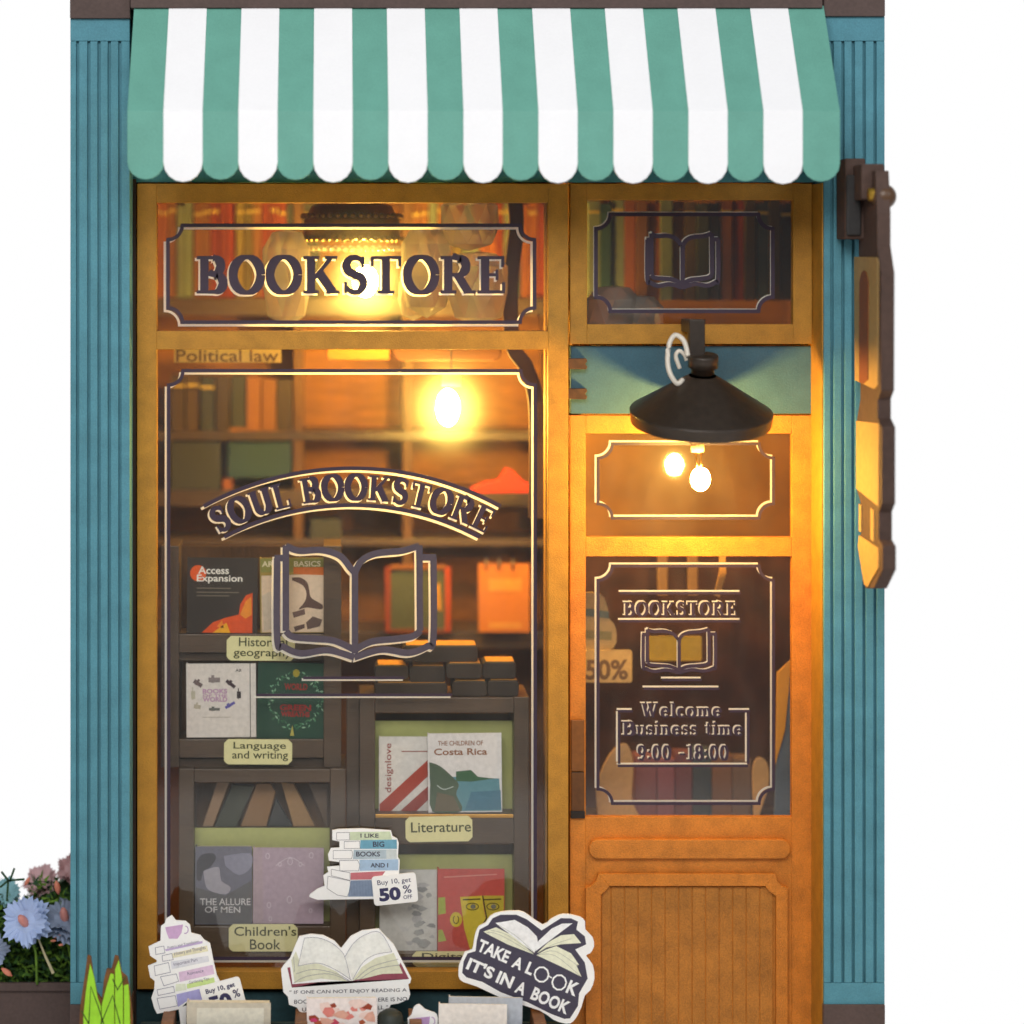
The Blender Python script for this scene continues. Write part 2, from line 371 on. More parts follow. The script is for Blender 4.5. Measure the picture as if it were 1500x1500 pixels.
def frame(b, x0, y0, x1, y1, xs, ys, d, th, m):   # frame with openings xs=(l,r), ys=[(t,b),...]
    l, r = xs
    b.box(x0, y0, l, y1, d, th, m); b.box(r, y0, x1, y1, d, th, m)
    yy = y0
    for (t, bt) in ys: b.box(l+.02, yy, r-.02, t, d, th, m); yy = bt
    b.box(l+.02, yy, r-.02, y1, d, th, m)
WD = 30       # window front plane depth
win = M(); frame(win, 201, 269, 832.5, 1449, (229.5, 803), [(297, 485), (512, 1423)], WD, 22, GOLD)
win = win.build('shop_window', F, bevel=.7)
part('inner_jamb', lambda b: (b.box(799, 297, 803.2, 484.5, WD+23, 30, GOLD), b.box(799, 512.5, 803.2, 1422, WD+23, 30, GOLD)), win, 0)
def notch(x0, y0, x1, y1, r):
    pts = []
    for (cx_, cy_, a0) in ((x0, y0, 90), (x1, y0, 180), (x1, y1, 270), (x0, y1, 0)):
        pts += arc(cx_, cy_, r, r, a0, a0-90 if False else a0-90, 7)[::-1] if False else arc(cx_, cy_, r, r, a0, a0-90, 7)
    return pts
def notchpath(x0, y0, x1, y1, r):
    p = []
    p += arc(x0, y0, r, r, 90, 0, 7)          # from (x0,y0+r) to (x0+r,y0)
    p += arc(x1, y0, r, r, 180, 90, 7)
    p += arc(x1, y1, r, r, 270, 180, 7)
    p += arc(x0, y1, r, r, 360, 270, 7)
    return p
def logo(x0, y0, x1, y1, d, m, b, wd, off=(0, 0)):
    fx = lambda p: (x0+(p[0]-403)/234*(x1-x0)+off[0], y0+(p[1]-797)/170*(y1-y0)+off[1])
    pl = [(417, 926), (417, 797)]; top = smooth([(417, 797), (436, 805), (470, 804), (498, 813), (514, 832), (520, 838)])
    top2 = smooth([(520, 838), (530, 820), (552, 809), (590, 805), (616, 797)])
    bl = smooth([(417, 926), (428, 935), (460, 938), (490, 941), (518, 954)]); br = smooth([(521, 954), (545, 942), (580, 938), (606, 934), (618, 925)])
    oc = smooth([(404, 816), (404, 938), (414, 950), (440, 960), (480, 955), (519, 966)])[0:]
    oc2 = smooth([(519, 966), (560, 954), (600, 959), (628, 949), (637, 936), (637, 815)])
    for i, q in enumerate((pl, top, top2, [(616, 797), (617, 926)], bl, br, oc, oc2, [(419, 816), (400, 816)], [(641, 815), (621, 815)], [(520, 838), (520, 960)])):
        b.line([fx(p) for p in q], wd, d-.05*i, .8, m)
def etched(parent, draw, d, shift, wdd, wde):
    b = M(); draw(b, d-.55, INK, (0, 0), wdd); b.build('engraving', parent)
    b = M(); draw(b, d-.1, EDGE, shift, wde); b.build('painted_glint', parent)  # offset cream copy paints the highlight beside each engraved line
GD = WD+10    # glass front depth
def pane(x0, y0, x1, y1, d, parent, th=5):
    b = M(); b.box(x0, y0, x1, y1, d, th, ACR); return b.build('pane', parent)
pane(229, 296.5, 803.4, 485.5, GD, win); pane(229, 511.5, 803.4, 1423.5, GD+.01, win)
def d1(b, d, m, o, wd):
    b.line([(x+o[0], y+o[1]) for x, y in notchpath(246, 330, 783, 472, 21)], wd, d, .5, m, closed=True)
    W_ = swidth('BOOKSTORE', .03)
    serif(b, 'BOOKSTORE', lambda u, v: (288+u/W_*(740-288)+o[0]*.6, 430-v*55+o[1]*.6), d, m, th=.5, track=.03, fat=1.05)
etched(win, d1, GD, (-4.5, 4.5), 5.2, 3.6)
C(78, 70, 82)
def d2(b, d, m, o, wd):
    b.line([(x+o[0], y+o[1]) for x, y in notchpath(247, 543, 784, 1404, 21)], wd, d, .5, m, closed=True)
    cx_, cy_ = 516+o[0], 1139+o[1]
    for R_, a in ((453, 28.7), (399, 28.0)):
        b.line(arc(cx_, cy_, R_, R_, -90-a, -90+a, 30), wd*1.15, d, .5, m)
    T_ = 'SOUL BOOKSTORE'; W_ = swidth(T_, .06)
    def fn(u, v):
        a = math.radians(-90-28.6+u/W_*57.0); r = 407+v*37
        return (516+o[0]*.6+r*math.cos(a), 1139+o[1]*.6+r*math.sin(a))
    serif(b, T_, fn, d, m, th=.5, track=.06, fat=1.22)
    logo(405, 799, 635, 964, d, MATS['print_78_70_82'] if m is INK else m, b, 9.5 if m is INK else 9.5, (o[0]*.75, o[1]*.75))
    b.box(444+o[0]/2, 991+o[1]*.6, 592+o[0]/2, 995+o[1]*.6, d, .5, m)
    b.box(375+o[0]/2, 1016+o[1]*.6, 662+o[0]/2, 1020+o[1]*.6, d, .5, m)
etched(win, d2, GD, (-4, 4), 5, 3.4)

# transom over the door
TD = 40
tr = M(); frame(tr, 835, 269, 1189.5, 504, (860, 1162), [(293, 475)], TD, 18, GOLD)
tr = tr.build('transom_window', F, bevel=.7)
pane(859.6, 292.6, 1162.4, 475.4, TD+9, tr)
def d3(b, d, m, o, wd):
    b.line([(x+o[0], y+o[1]) for x, y in notchpath(873, 314, 1132, 456, 21)], wd, d, .5, m, closed=True)
    logo(948, 342, 1052, 422, d, m, b, wd*1.15, o)
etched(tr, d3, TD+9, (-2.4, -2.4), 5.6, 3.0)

# door
DD = 48
dr = M(); frame(dr, 835, 608.5, 1189, 1700, (858, 1160), [(635, 787), (815, 1197), (1352+600, 1352+601)][:2], DD, 14, DOORC)
dr = dr.build('shop_door', F, bevel=.7)
pane(857.6, 634.6, 1160.4, 787.4, DD+6, dr); pane(857.6, 814.6, 1160.4, 1197.4, DD+6.01, dr)
def d4(b, d, m, o, wd):
    b.line([(x+o[0], y+o[1]) for x, y in notchpath(876, 650, 1133, 759, 21)], wd, d, .5, m, closed=True)
    b.line([(x+o[0], y+o[1]) for x, y in notchpath(876, 829, 1133, 1177, 21)], wd, d, .5, m, closed=True)
    for x0, y0, x1 in ((908, 869, 1085), (907, 910, 1085), (970, 996, 1028), (943, 1009, 1054), (905, 1042, 927), (1069, 1042, 1099), (905, 1122, 1096)):
        b.box(x0+o[0]/2, y0-wd*.4+o[1], x1+o[0]/2, y0+wd*.4+o[1], d, .5, m)
    for x in (907, 1096):
        b.box(x-wd*.4+o[0], 1045+o[1], x+wd*.4+o[0], 1119+o[1], d+.01, .5, m)
    q = (o[0]*.6, o[1]*.6)
    for T_, x0, y0, x1, y1, cap in (('BOOKSTORE', 914, 882, 1079, 903, 1), ('Welcome', 940, 1030, 1057, 1051, 1), ('Business time', 912, 1057, 1088, 1078, 1), ('9:00 -18:00', 934, 1092, 1067, 1114, .92)):
        sfit(b, T_, x0+q[0], y0+q[1], x1+q[0], y1+q[1], d, m, track=.05, cap=cap, fat=1.0)
    logo(942, 922, 1048, 986, d, m, b, wd*1.1, q)
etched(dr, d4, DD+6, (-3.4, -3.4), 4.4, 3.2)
def bar(b): b.rr(863, 1230, 1158, 1258, 13.5, DD-9, 9, DOORC)
part('kick_bar', bar, dr, 1.2)
def pf(b):
    o_ = [(876, 1280), (1136, 1280), (1138, 1290), (1146, 1298), (1154, 1301), (1154, 1699), (858, 1699), (858, 1301), (868, 1297), (874, 1290)]
    i_ = [(892, 1298), (1122, 1298), (1126, 1305), (1137, 1313), (1137, 1699), (880, 1699), (880, 1310), (889, 1304)]
    # ring built from matching strips
    b.prism([(858, 1301), (858, 1699), (880, 1699), (880, 1311)], DD-8.5, 8.5, DOORC)
    b.prism([(1154, 1301), (1137, 1313), (1137, 1699), (1154, 1699)], DD-8.5, 8.5, DOORC)
    b.prism([(858, 1301), (880, 1311), (887, 1305), (893, 1298), (877, 1280), (873, 1291), (866, 1298)], DD-8.5, 8.5, DOORC)
    b.prism([(877, 1280), (893, 1298), (1121, 1298), (1136, 1280)], DD-8.5, 8.5, DOORC)
    b.prism([(1136, 1280), (1121, 1298), (1127, 1306), (1137, 1313), (1154, 1301), (1146, 1298), (1139, 1291)], DD-8.5, 8.5, DOORC)
part('panel_moulding', pf, dr, .5)
xs = [881]+[895+19.8*i for i in range(13)]; xs = [x for x in xs if x < 1134]+[1136.5]
PANC = mat('panel_ply', rgb(172, 110, 40), .6, .28, 420, .5)
for i in range(len(xs)-1):
    part('bead_board', lambda b: b.box(xs[i]+.7, 1299, xs[i+1]-.7, 1698, DD-1.6, 1.5, PANC), dr, .5)
part('door_handle', lambda b: (b.box(837, 1055, 856, 1130, DD-7, 7, mat('handle_brown', rgb(120, 74, 30), .5, .2)), b.box(837, 1131.5, 856, 1188, DD-6, 6, mat('handle_brown2', rgb(96, 60, 28), .5, .2)), b.box(836, 1188.5, 857, 1199, DD-5, 5, mat('handle_dark', rgb(40, 30, 24), .5, .2))), dr, .8)

# room behind the window
def room(b):
    m = mat('room_wood', rgb(126, 78, 20), .7, .3, 30, .1, stretch=(1, 1, 4))
    z0, z1 = P(0, 1700, 0).z, P(0, 200, 0).z
    def slab(x0, x1, y0, y1, za, zb):
        V = [(x, y, z) for x in (x0, x1) for y in (y0, y1) for z in (za, zb)]
        b.add(V, [[0, 1, 3, 2], [4, 6, 7, 5], [0, 4, 5, 1], [2, 3, 7, 6], [0, 2, 6, 4], [1, 5, 7, 3]], m)
    slab(-.64, -.625, .09, .66, z0, z1); slab(.53, .545, .09, .66, z0, z1); slab(-.624, .529, .64, .66, z0, z1)
    slab(-.624, .529, .09, .639, z1-.015, z1); slab(-.624, .529, .09, .639, z0, z0+.1)
part('room_shell', room, F, 0)
part('light_baffle', lambda b: (b.box(838, 200, 848, 506, 75, 150, MATS['room_wood']), b.box(849, 496, 1188, 506, 75, 280, MATS['room_wood'])), F, 0)  # added divider that keeps bulb light out of the transom

# ------------------------------------------------------------------ awning
AW = thing('awning', 'green and white striped shop awning with scalloped lower edge', 'awning', P(700, 268, -100))
dt, db = -40, -150
def topx(px): return 196+(px-186)/(1230-186)*(1206-196)
def strip(x0, x1, m, lift, botr, name, yb):
    b = M(); n = 8; cx_, r = (x0+x1)/2, (x1-x0)/2
    rows = []
    # slope
    for t in (0, .33, .66, 1):
        d = dt+(db-dt)*t; y = 8+(163-8)*t
        xa, xb = (topx(x0)*(1-t)+x0*t, topx(x1)*(1-t)+x1*t)
        rows.append([P(xa, y, d-lift*.8)+Vector((0, 0, lift*.6*S)), P(xb, y, d-lift*.8)+Vector((0, 0, lift*.6*S))])
    yc = yb-r*botr
    rows.append([P(x0, yc, db-3-lift), P(x1, yc, db-3-lift)])
    V = [v for r_ in rows for v in r_]
    fs = [[2*i, 2*i+2, 2*i+3, 2*i+1] for i in range(len(rows)-1)]
    base = len(V)-2
    arcp = [P(cx_-r*math.cos(math.pi*k/n), yc+r*botr*math.sin(math.pi*k/n), db-3-lift) for k in range(1, n)]
    V += arcp; fs.append([base]+list(range(len(V)-len(arcp), len(V)))+[base+1])
    b.add(V, fs, m)
    o = b.build(name, AW)
    so = o.modifiers.new('thick', 'SOLIDIFY'); so.thickness = 1.6*S; so.offset = -1 if True else 1
    be = o.modifiers.new('bevel', 'BEVEL'); be.width = .4*S; be.segments = 1
    return o
cen = [268+109.9*i for i in range(9)]
edges = [186.5]
for c in cen: edges += [c-28.6, c+28.6]
edges.append(1230.5)
for i in range(10):
    strip(edges[2*i]+(0 if i == 0 else -1), edges[2*i+1]+(0 if i == 9 else 1), GREEN, 0, .95, 'green_stripe', 263+.35*i)
for i in range(9):
    strip(edges[2*i+1]-.2, edges[2*i+2]+.2, WHITE, 2.0, 1.0, 'white_stripe', 266.5+.4*i)
for q in ([P(197, 12, dt+2), P(188, 165, db+2), P(190, 165, 38), P(197, 12, 38)], [P(1203, 12, dt+2), P(1227, 165, db+2), P(1209, 165, 38), P(1203, 12, 38)]):
    part('side_gusset', lambda b: b.add(q+[v+Vector((.0015, 0, 0)) for v in q], [[0, 1, 2, 3], [7, 6, 5, 4], [0, 4, 5, 1], [1, 5, 6, 2], [2, 6, 7, 3], [3, 7, 4, 0]], GREEN), AW, 0)

# ------------------------------------------------------------------ wall lamp over the door
LD = -68
LM = thing('wall_lamp', 'dark conical metal lamp with lit bulb hanging over the shop door', 'lamp', P(1024, 560, LD))
tilt = Matrix.Rotation(math.radians(13), 3, 'X')
lc = P(1027, 605, LD)
b = M(); sc_ = (D+LD)/D*S
pr = [(r*sc_, z*sc_) for r, z in ((20, 57), (25, 54), (25.8, 53.6), (102.6, 4.2), (103.2, 3.8), (104.4, 2.2), (104.2, 1.4), (102, -14.5), (101.6, -15.2), (98, -15.4), (97.6, -14.8), (98, -1), (24, 46), (0.1, 50))]
b.lathe(pr, lc, BLACKM, 56, tilt); b.build('lamp_shade', LM, bevel=0)
b = M(); b.lathe([(.1*S, 88*sc_), (21*sc_, 88*sc_), (22*sc_, 86*sc_), (22*sc_, 70*sc_), (17*sc_, 69*sc_), (17*sc_, 60*sc_), (.1*S, 60*sc_)], lc, BLACKM, 28, tilt)
b.build('socket_collar', LM)
b = M(); b.box(1010, 468, 1033, 530, LD-14, 20, BLACKM); b.box(1014, 469, 1030, 488, LD+6, -LD+36, BLACKM)
b.build('bracket_arm', LM, bevel=1.5)
b = M()
wp = smooth([(1008, 522), (1002, 500), (989, 491), (980, 505), (978, 530), (982, 548), (992, 562), (1000, 556)], 7)
b.tube([P(x, y, LD-18+6*math.sin(i*.12)) for i, (x, y) in enumerate(wp)], 3.6*S, mat('white_wire', rgb(225, 215, 200), .4, .05, 60, 0), 10)
b.tube([P(x, y, LD-10) for x, y in smooth([(996, 540), (990, 522), (995, 514), (1003, 520), (1006, 528)], 6)], 3*S, MATS['white_wire'], 8)
b.build('wire', LM)
b = M(); b.ball(P(1026, 702, LD), 14*S, glow('lamp_glow', (1, .58, .12, 1), 900), 10, 1.2); b.build('bulb', LM)
b = M(); b.tube([P(1021, 640, LD), P(1022, 662, LD)], [10*S, 9*S], mat('ceramic', rgb(250, 225, 170), .4, .05, 60, 0, trans=.4), 14)
b.tube([P(1019, 664, LD), P(1022, 690, LD)], .9*S, mat('filament_wire', rgb(200, 160, 90), .3, .1, 50, 0, metal=1), 6)
b.tube([P(1027, 664, LD), P(1027, 690, LD)], .9*S, MATS['filament_wire'], 6)
b.build('socket', LM)

# ------------------------------------------------------------------ hanging sign on the right pilaster
HS = thing('hanging_sign', 'dark brown projecting sign with pointed end on the right pilaster', 'sign', P(1270, 862, -120))
SB = mat('sign_board', rgb(78, 58, 50), .7, .2, 90, .25)
XS = P(1290, 600, -190).x       # left face plane of the board
def side(pts, xl, th, m, b):    # pts (py as seen at front plane depth d, d): outline in the y-z plane
    L_ = [Vector((xl, P(0, py, d).y, P(0, py, d).z)) for d, py in pts]; R_ = [v+Vector((th, 0, 0)) for v in L_]
    n = len(L_); b.add(L_+R_, [list(range(n)), list(range(2*n-1, n-1, -1))]+[[i, (i+1) % n, n+(i+1) % n, n+i] for i in range(n)], m)
b = M()
out = [(-34, 250), (-34, 345), (-60, 352), (-60, 362), (-70, 560), (-70, 585), (-50, 612), (-50, 720), (-70, 735), (-74, 780), (-60, 792), (-100, 862), (-150, 862),
       (-200, 835), (-200, 800), (-178, 790), (-178, 750), (-196, 738), (-196, 625), (-172, 612), (-172, 585), (-190, 572), (-192, 400), (-170, 360), (-170, 312), (-160, 250)]
side(out, XS, 19*S, SB, b); b.build('board', HS, bevel=1.5)
b = M(); b.box(1238, 232, 1268, 350, -90, 56, SB); b.box(1262, 240, 1296, 292, -140, 100, SB); b.box(1240, 256, 1262, 345, -96, 6, mat('dark_bracket', rgb(46, 44, 44), .6, .2))
b.build('bracket', HS, bevel=2.5)
b = M(); b.ball(P(1294, 288, -150), 18*S, mat('knob_brown', rgb(92, 66, 46), .35, .1, 60, 0), 14)
b.lathe([(.1*S, 0), (9*S, 0), (9*S, 34*S), (.1*S, 34*S)], P(1272, 285, -150), mat('brass', rgb(190, 150, 60), .35, .1, 60, 0, metal=.7), 18, Matrix.Rotation(math.pi/2, 3, 'Y'))
b.build('knob', HS)
CREAM = mat('cream_inlay', rgb(168, 136, 84), .6, .14, 90, .2)
for nm, pts in (('inlay', [(-40, 376), (-44, 557), (-160, 570), (-180, 564), (-182, 384), (-174, 377)]), ('inlay', [(-52, 616), (-52, 716), (-184, 742), (-186, 620)]), ('inlay', [(-70, 784), (-62, 800), (-100, 856), (-120, 860), (-184, 832), (-184, 803)])):
    b = M(); side(pts, XS-2*S, 1.9*S, CREAM, b); b.build(nm, HS, bevel=.6)
b = M(); side([(-78, 412), (-76, 560), (-100, 562), (-128, 556), (-130, 412), (-118, 399), (-104, 396), (-90, 400)], XS-3.2*S, 1.1*S, C(124, 70, 38), b); b.build('inlay_panel', HS)
for q in ([(-70, 738), (-70, 778), (-84, 780), (-84, 740)], [(-140, 744), (-140, 790), (-158, 793), (-158, 748)]):
    b = M(); side(q, XS-2.2*S, 2.1*S, CREAM, b); b.build('strut', HS)

# ------------------------------------------------------------------ interior bookcases
def rack(label, x0, x1, ytop, ybot, d, depth, side_w, lips, backs, name='display_rack'):
    R_ = thing(name, label, 'bookcase', P((x0+x1)/2, ybot, d))
    for xa, xb in ((x0, x0+side_w), (x1-side_w, x1)):
        part('side_panel', lambda b: b.box(xa, ytop, xb, ybot, d, depth, DARKW), R_, 1)
    for (ya, yb_, dd) in lips:
        part('shelf', lambda b: b.box(x0+side_w+.3, ya, x1-side_w-.3, yb_, d+dd, depth-dd, DARKW), R_, 1)
    for (ya, yb_, m) in backs:
        part('back_panel', lambda b: b.box(x0+side_w+.3, ya, x1-side_w-.3, yb_, d+depth*.72, 3, m), R_, 0)
    return R_
RL = rack('dark wooden rack on the left holding four face-out books behind the big pane', 236, 500, 800, 1124, 70, 90, 26, [(929, 956, 0), (957, 968, 14), (1083, 1110, 0), (1111, 1124, 12)], [(800, 928, DARKW2), (969, 1082, DARKW2)])
RB = rack('dark wooden bin below the left rack with olive backing and two books', 262, 506, 1126, 1425, 62, 100, 22, [(1127, 1146, 0), (1357, 1408, 0)], [(1147, 1356, DARKW2)])
part('backing_card', lambda b: b.box(285, 1213, 483, 1356, 88, 3, OLIVE), RB, .3)
RR = rack('dark wooden two-tier stand on the right with olive backing and four books', 527, 775, 1021, 1425, 58, 100, 22, [(1022, 1044, 0), (1192, 1236, 0), (1396, 1420, 0)], [(1045, 1191, DARKW2), (1237, 1395, DARKW2)])
part('backing_card', lambda b: b.box(549.5, 1056, 752, 1191, 90, 3, OLIVE), RR, .3)
part('backing_card', lambda b: b.box(549.5, 1252, 752, 1395, 90, 3, OLIVE), RR, .3)
part('brass_rail', lambda b: b.box(550, 1193, 752, 1198, 55, 3, mat('brass_rail', rgb(214, 160, 70), .3, .1, 80, 0, metal=.6)), RR, .5)
part('divider_post', lambda b: b.box(507.5, 1020, 526.5, 1425, 78, 20, DARKW), RR, 1)

def shelftag(parent, x0, y0, x1, y1, d, lines, rot=0):
    b = M()
    c = 6
    pts = rotp([(x0+c, y0), (x1-c, y0), (x1-c+3, y0+3), (x1, y0+c), (x1, y1-c), (x1-c, y1), (x0+c, y1), (x0+2, y1-3), (x0, y1-c), (x0, y0+c)], ((x0+x1)/2, (y0+y1)/2), rot)
    b.prism(pts, d, 2, TAGC)
    for t, a, c_, e, f in lines: text(b, t, a, c_, e, f, d-.3, INKO, rot, .008)
    return b.build('shelf_tag', parent, bevel=.4)
shelftag(RL, 332, 932, 432, 968, 66, [('Historical', 350, 934, 421, 947), ('geography', 342, 950, 427, 965)], .5)
shelftag(RL, 328, 1083, 428, 1120, 66, [('Language', 342, 1087, 419, 1100), ('and writing', 340, 1100, 422, 1115)], .3)
shelftag(RR, 594, 1196, 692, 1233, 53, [('Literature', 602, 1204, 690, 1219)], -1)
shelftag(RB, 335, 1354, 436, 1394, 58, [("Children's", 343, 1357, 434, 1371), ('Book', 366, 1376, 411, 1391)], 0)
shelftag(RR, 604, 1394, 700, 1416, 54, [('Digital', 618, 1396, 684, 1408)], 0)

# ------------------------------------------------------------------ books shown face on
def book(x0, y0, x1, y1, d, th, cov, label, draw=None, rot=0, group='books shown face out in the window', lean=0, top=False):
    c = ((x0+x1)/2, (y0+y1)/2)
    B = thing('book', label, 'book', P(c[0], y1, d+th/2), group)
    q = rotp([(x0, y0), (x0, y1), (x1, y1), (x1, y0)], c, rot)
    b = M(); b.prism(q, d, 1.6, cov)
    b.prism(q, d+th-1.6, 1.6, cov)
    b.prism(rotp([(x0, y0), (x0, y1), (x0+2, y1), (x0+2, y0)], c, rot), d+1.61, th-3.22, cov)
    if draw: draw(b, d-.25, lambda pts: rotp(pts, c, rot), c, rot)
    b.build('cover', B, bevel=0)
    b = M(); b.prism(rotp([(x0+2.5, y0+2), (x0+2.5, y1-2), (x1-2, y1-2), (x1-2, y0+2)], c, rot), d+1.7, th-3.4, C(226, 216, 190)); b.build('pages', B)
    return B
def T_(b, t, x0, y0, x1, y1, d, m, c, rot, bold=0):      # text turned with the book
    cc = ((x0+x1)/2, (y0+y1)/2); n = rotp([cc], c, rot)[0]
    text(b, t, x0+n[0]-cc[0], y0+n[1]-cc[1], x1+n[0]-cc[0], y1+n[1]-cc[1], d, m, rot, bold)

def dr1(b, d, r, c, rot):
    b.prism(r(arc(290, 840, 12, 12, 0, 330, 12)), d, .2, C(235, 92, 20))
    T_(b, 'Access', 290, 830, 335, 841, d-.15, C(250, 245, 235), c, rot, .02)
    T_(b, 'Expansion', 288, 842, 355, 855, d-.15, C(250, 245, 235), c, rot, .02)
    for y, x in ((861, 338), (867, 350), (872, 336)): b.prism(r([(288, y), (x, y), (x, y+1.6), (288, y+1.6)]), d, .2, C(120, 110, 95))
    b.prism(r([(296, 927), (312, 912), (330, 905), (350, 900), (352, 885), (360, 872), (370, 868), (370, 927)]), d, .2, C(232, 84, 14))
    b.prism(r([(312, 927), (332, 912), (338, 927)]), d-.1, .2, C(250, 176, 20))
    b.prism(r([(352, 900), (360, 880), (368, 874), (369, 900), (360, 906)]), d-.1, .2, C(250, 150, 30))
    b.prism(r([(318, 918), (326, 908), (328, 920)]), d-.1, .2, C(248, 140, 30))
book(274, 817, 377, 928, 74, 14, C(52, 44, 38), 'black book with an orange fire picture titled Access Expansion', dr1, .6)
def dr2(b, d, r, c, rot):
    b.prism(r([(382, 818), (482, 818), (482, 838), (382, 838)]), d, .2, C(138, 138, 66))
    T_(b, 'ART', 384, 822, 408, 830, d-.15, C(235, 225, 190), c, rot, .02); T_(b, 'BASICS', 431, 822, 470, 830, d-.15, C(240, 230, 200), c, rot, .02)
    b.prism(r([(430, 831), (478, 831), (478, 843), (430, 841)]), d-.1, .2, C(214, 110, 30))
    b.prism(r([(383, 843), (478, 841), (478, 926), (383, 926)]), d, .2, C(232, 206, 178))
    hair = smooth([(428, 846), (440, 846), (450, 853), (453, 864), (456, 876), (472, 886), (470, 893), (450, 890), (437, 893), (446, 882), (449, 870), (444, 858), (428, 850)], 3)
    b.prism(r(hair), d-.12, .2, C(96, 70, 62))
    b.prism(r([(428, 897), (446, 892), (447, 900), (430, 905)]), d-.12, .2, C(110, 84, 78))
    b.prism(r([(448, 912), (458, 903), (472, 908), (468, 918), (450, 922)]), d-.12, .2, C(104, 82, 74))
    b.prism(r([(430, 918), (446, 914), (446, 920), (432, 925)]), d-.12, .2, C(90, 66, 60))
    b.prism(r([(384, 872), (400, 864), (402, 920), (386, 924)]), d-.11, .2, C(212, 196, 176))
book(381, 817, 484, 927, 76, 13, C(166, 140, 60), 'tan book with a sepia portrait and an olive band titled BASICS', dr2, -.4)
def dr3(b, d, r, c, rot):
    b.prism(r([(366, 972), (367.2, 972), (367.2, 1080), (366, 1080)]), d, .2, C(90, 86, 84))
    T_(b, 'BOOKS', 297, 1009, 333, 1016, d-.1, C(196, 150, 190), c, rot, .03); T_(b, 'OF THE', 297, 1017, 333, 1021, d-.1, C(196, 150, 190), c, rot, .02); T_(b, 'WORLD', 297, 1021, 333, 1028, d-.1, C(196, 150, 190), c, rot, .03)
    bits = [(290, 1001, 14, 6, 35, C(110, 92, 92)), (314, 996, 17, 7, 0, C(140, 128, 128)), (338, 1002, 16, 5, 38, C(60, 40, 50)), (350, 1018, 6, 10, 0, C(50, 40, 44)), (337, 1033, 16, 4, -30, C(96, 88, 170)), (314, 1039, 16, 4, 0, C(110, 110, 106)), (289, 1035, 10, 6, 10, C(190, 180, 160)), (283, 1018, 6, 12, 0, C(196, 190, 170))]
    for x, y, w_, h, a, m in bits:
        b.prism(r(rotp([(x-w_/2, y-h/2), (x+w_/2, y-h/2), (x+w_/2, y+h/2), (x-w_/2, y+h/2)], (x, y), a)), d, .2, m)
        b.prism(r(rotp([(x-w_/4, y-h), (x, y-h), (x, y+h*.6), (x-w_/4, y+h*.6)], (x, y), a)), d-.05, .2, m)
    b.prism(r([(296, 1050), (338, 1050), (338, 1051.2), (296, 1051.2)]), d, .2, C(200, 190, 180))
    T_(b, 'AB', 345, 980, 354, 984, d, C(90, 84, 84), c, rot, .02)
book(273, 972, 375, 1080, 72, 15, C(232, 224, 218), 'white book with a ring of small drawings round a pink title', dr3, -.3)
def dr4(b, d, r, c, rot):
    random.seed(5)
    for k in range(110):
        a = math.radians(k*360/110+random.uniform(-3, 3)); rr_ = random.uniform(33, 42)
        x, y = 433+rr_*math.cos(a), 1026+rr_*1.02*math.sin(a); s_ = random.uniform(1.5, 3.8)
        g = random.choice([C(88, 146, 110), C(120, 172, 140), C(60, 116, 80), C(150, 190, 160)])
        b.prism(r(rotp([(x-s_, y), (x, y-s_*.4), (x+s_, y), (x, y+s_*.4)], (x, y), random.uniform(0, 180))), d-random.uniform(0, .3), .1, g)
    b.prism(r(arc(433, 986, 5, 6, 0, 330, 9)), d-.35, .1, C(170, 156, 50))
    T_(b, 'WORLD', 416, 1001, 450, 1011, d-.35, C(150, 50, 40), c, rot, .04); T_(b, 'GREEN', 410, 1032, 456, 1041, d-.35, C(160, 44, 40), c, rot, .04); T_(b, 'WREATHS', 412, 1042, 454, 1050, d-.35, C(160, 44, 40), c, rot, .04)
    b.prism(r([(426, 1078), (429, 1062), (432, 1078)]), d-.3, .1, C(190, 180, 90))
book(377, 971, 485, 1083, 74, 13, C(34, 72, 56), 'dark green book with a pale leaf wreath round red title words', dr4, 1.3)
def dr5(b, d, r, c, rot):
    b.prism(r(smooth([(288, 1262), (296, 1252), (312, 1250), (316, 1258), (308, 1270), (298, 1276), (294, 1290), (288, 1288)], 3)), d, .2, C(74, 74, 84))
    b.prism(r(smooth([(298, 1276), (320, 1270), (324, 1290), (338, 1300), (330, 1310), (306, 1304), (300, 1292)], 3)), d-.05, .2, C(176, 172, 186))
    b.prism(r(smooth([(328, 1254), (366, 1250), (368, 1270), (350, 1282), (330, 1268)], 3)), d-.04, .2, C(150, 150, 172))
    b.prism(r([(287, 1300), (330, 1312), (368, 1290), (368, 1353), (287, 1353)]), d-.02, .2, C(98, 98, 104))
    T_(b, 'THE ALLURE', 293, 1316, 367, 1326, d-.3, C(224, 222, 226), c, rot, .01); T_(b, 'OF MEN', 300, 1328, 352, 1337, d-.3, C(224, 222, 226), c, rot, .01)
book(286, 1240, 369, 1354, 66, 16, C(116, 116, 134), 'grey book with a shadowy figure titled The Allure of Men', dr5, 0)
def dr6(b, d, r, c, rot):
    b.prism(r([(371, 1243), (384, 1243), (386, 1352), (371, 1352)]), d, .2, C(188, 166, 178))
    for x, y, s_ in ((392, 1254, 4), (456, 1253, 4), (425, 1262, 5), (410, 1266, 3), (440, 1266, 3), (394, 1326, 4), (424, 1318, 5), (396, 1346, 3), (455, 1334, 3)):
        b.line(arc(x, y, s_*.7, s_, 0, 360, 12), 1.1, d-.1, .1, C(222, 208, 222))
    b.line(smooth([(404, 1268), (425, 1256), (446, 1268)], 4), 1, d-.15, .1, C(222, 208, 222))
book(370.5, 1242, 474, 1353, 67, 15, C(188, 166, 184), 'pale lilac book with faint white ornaments beside the grey one', dr6, .3)
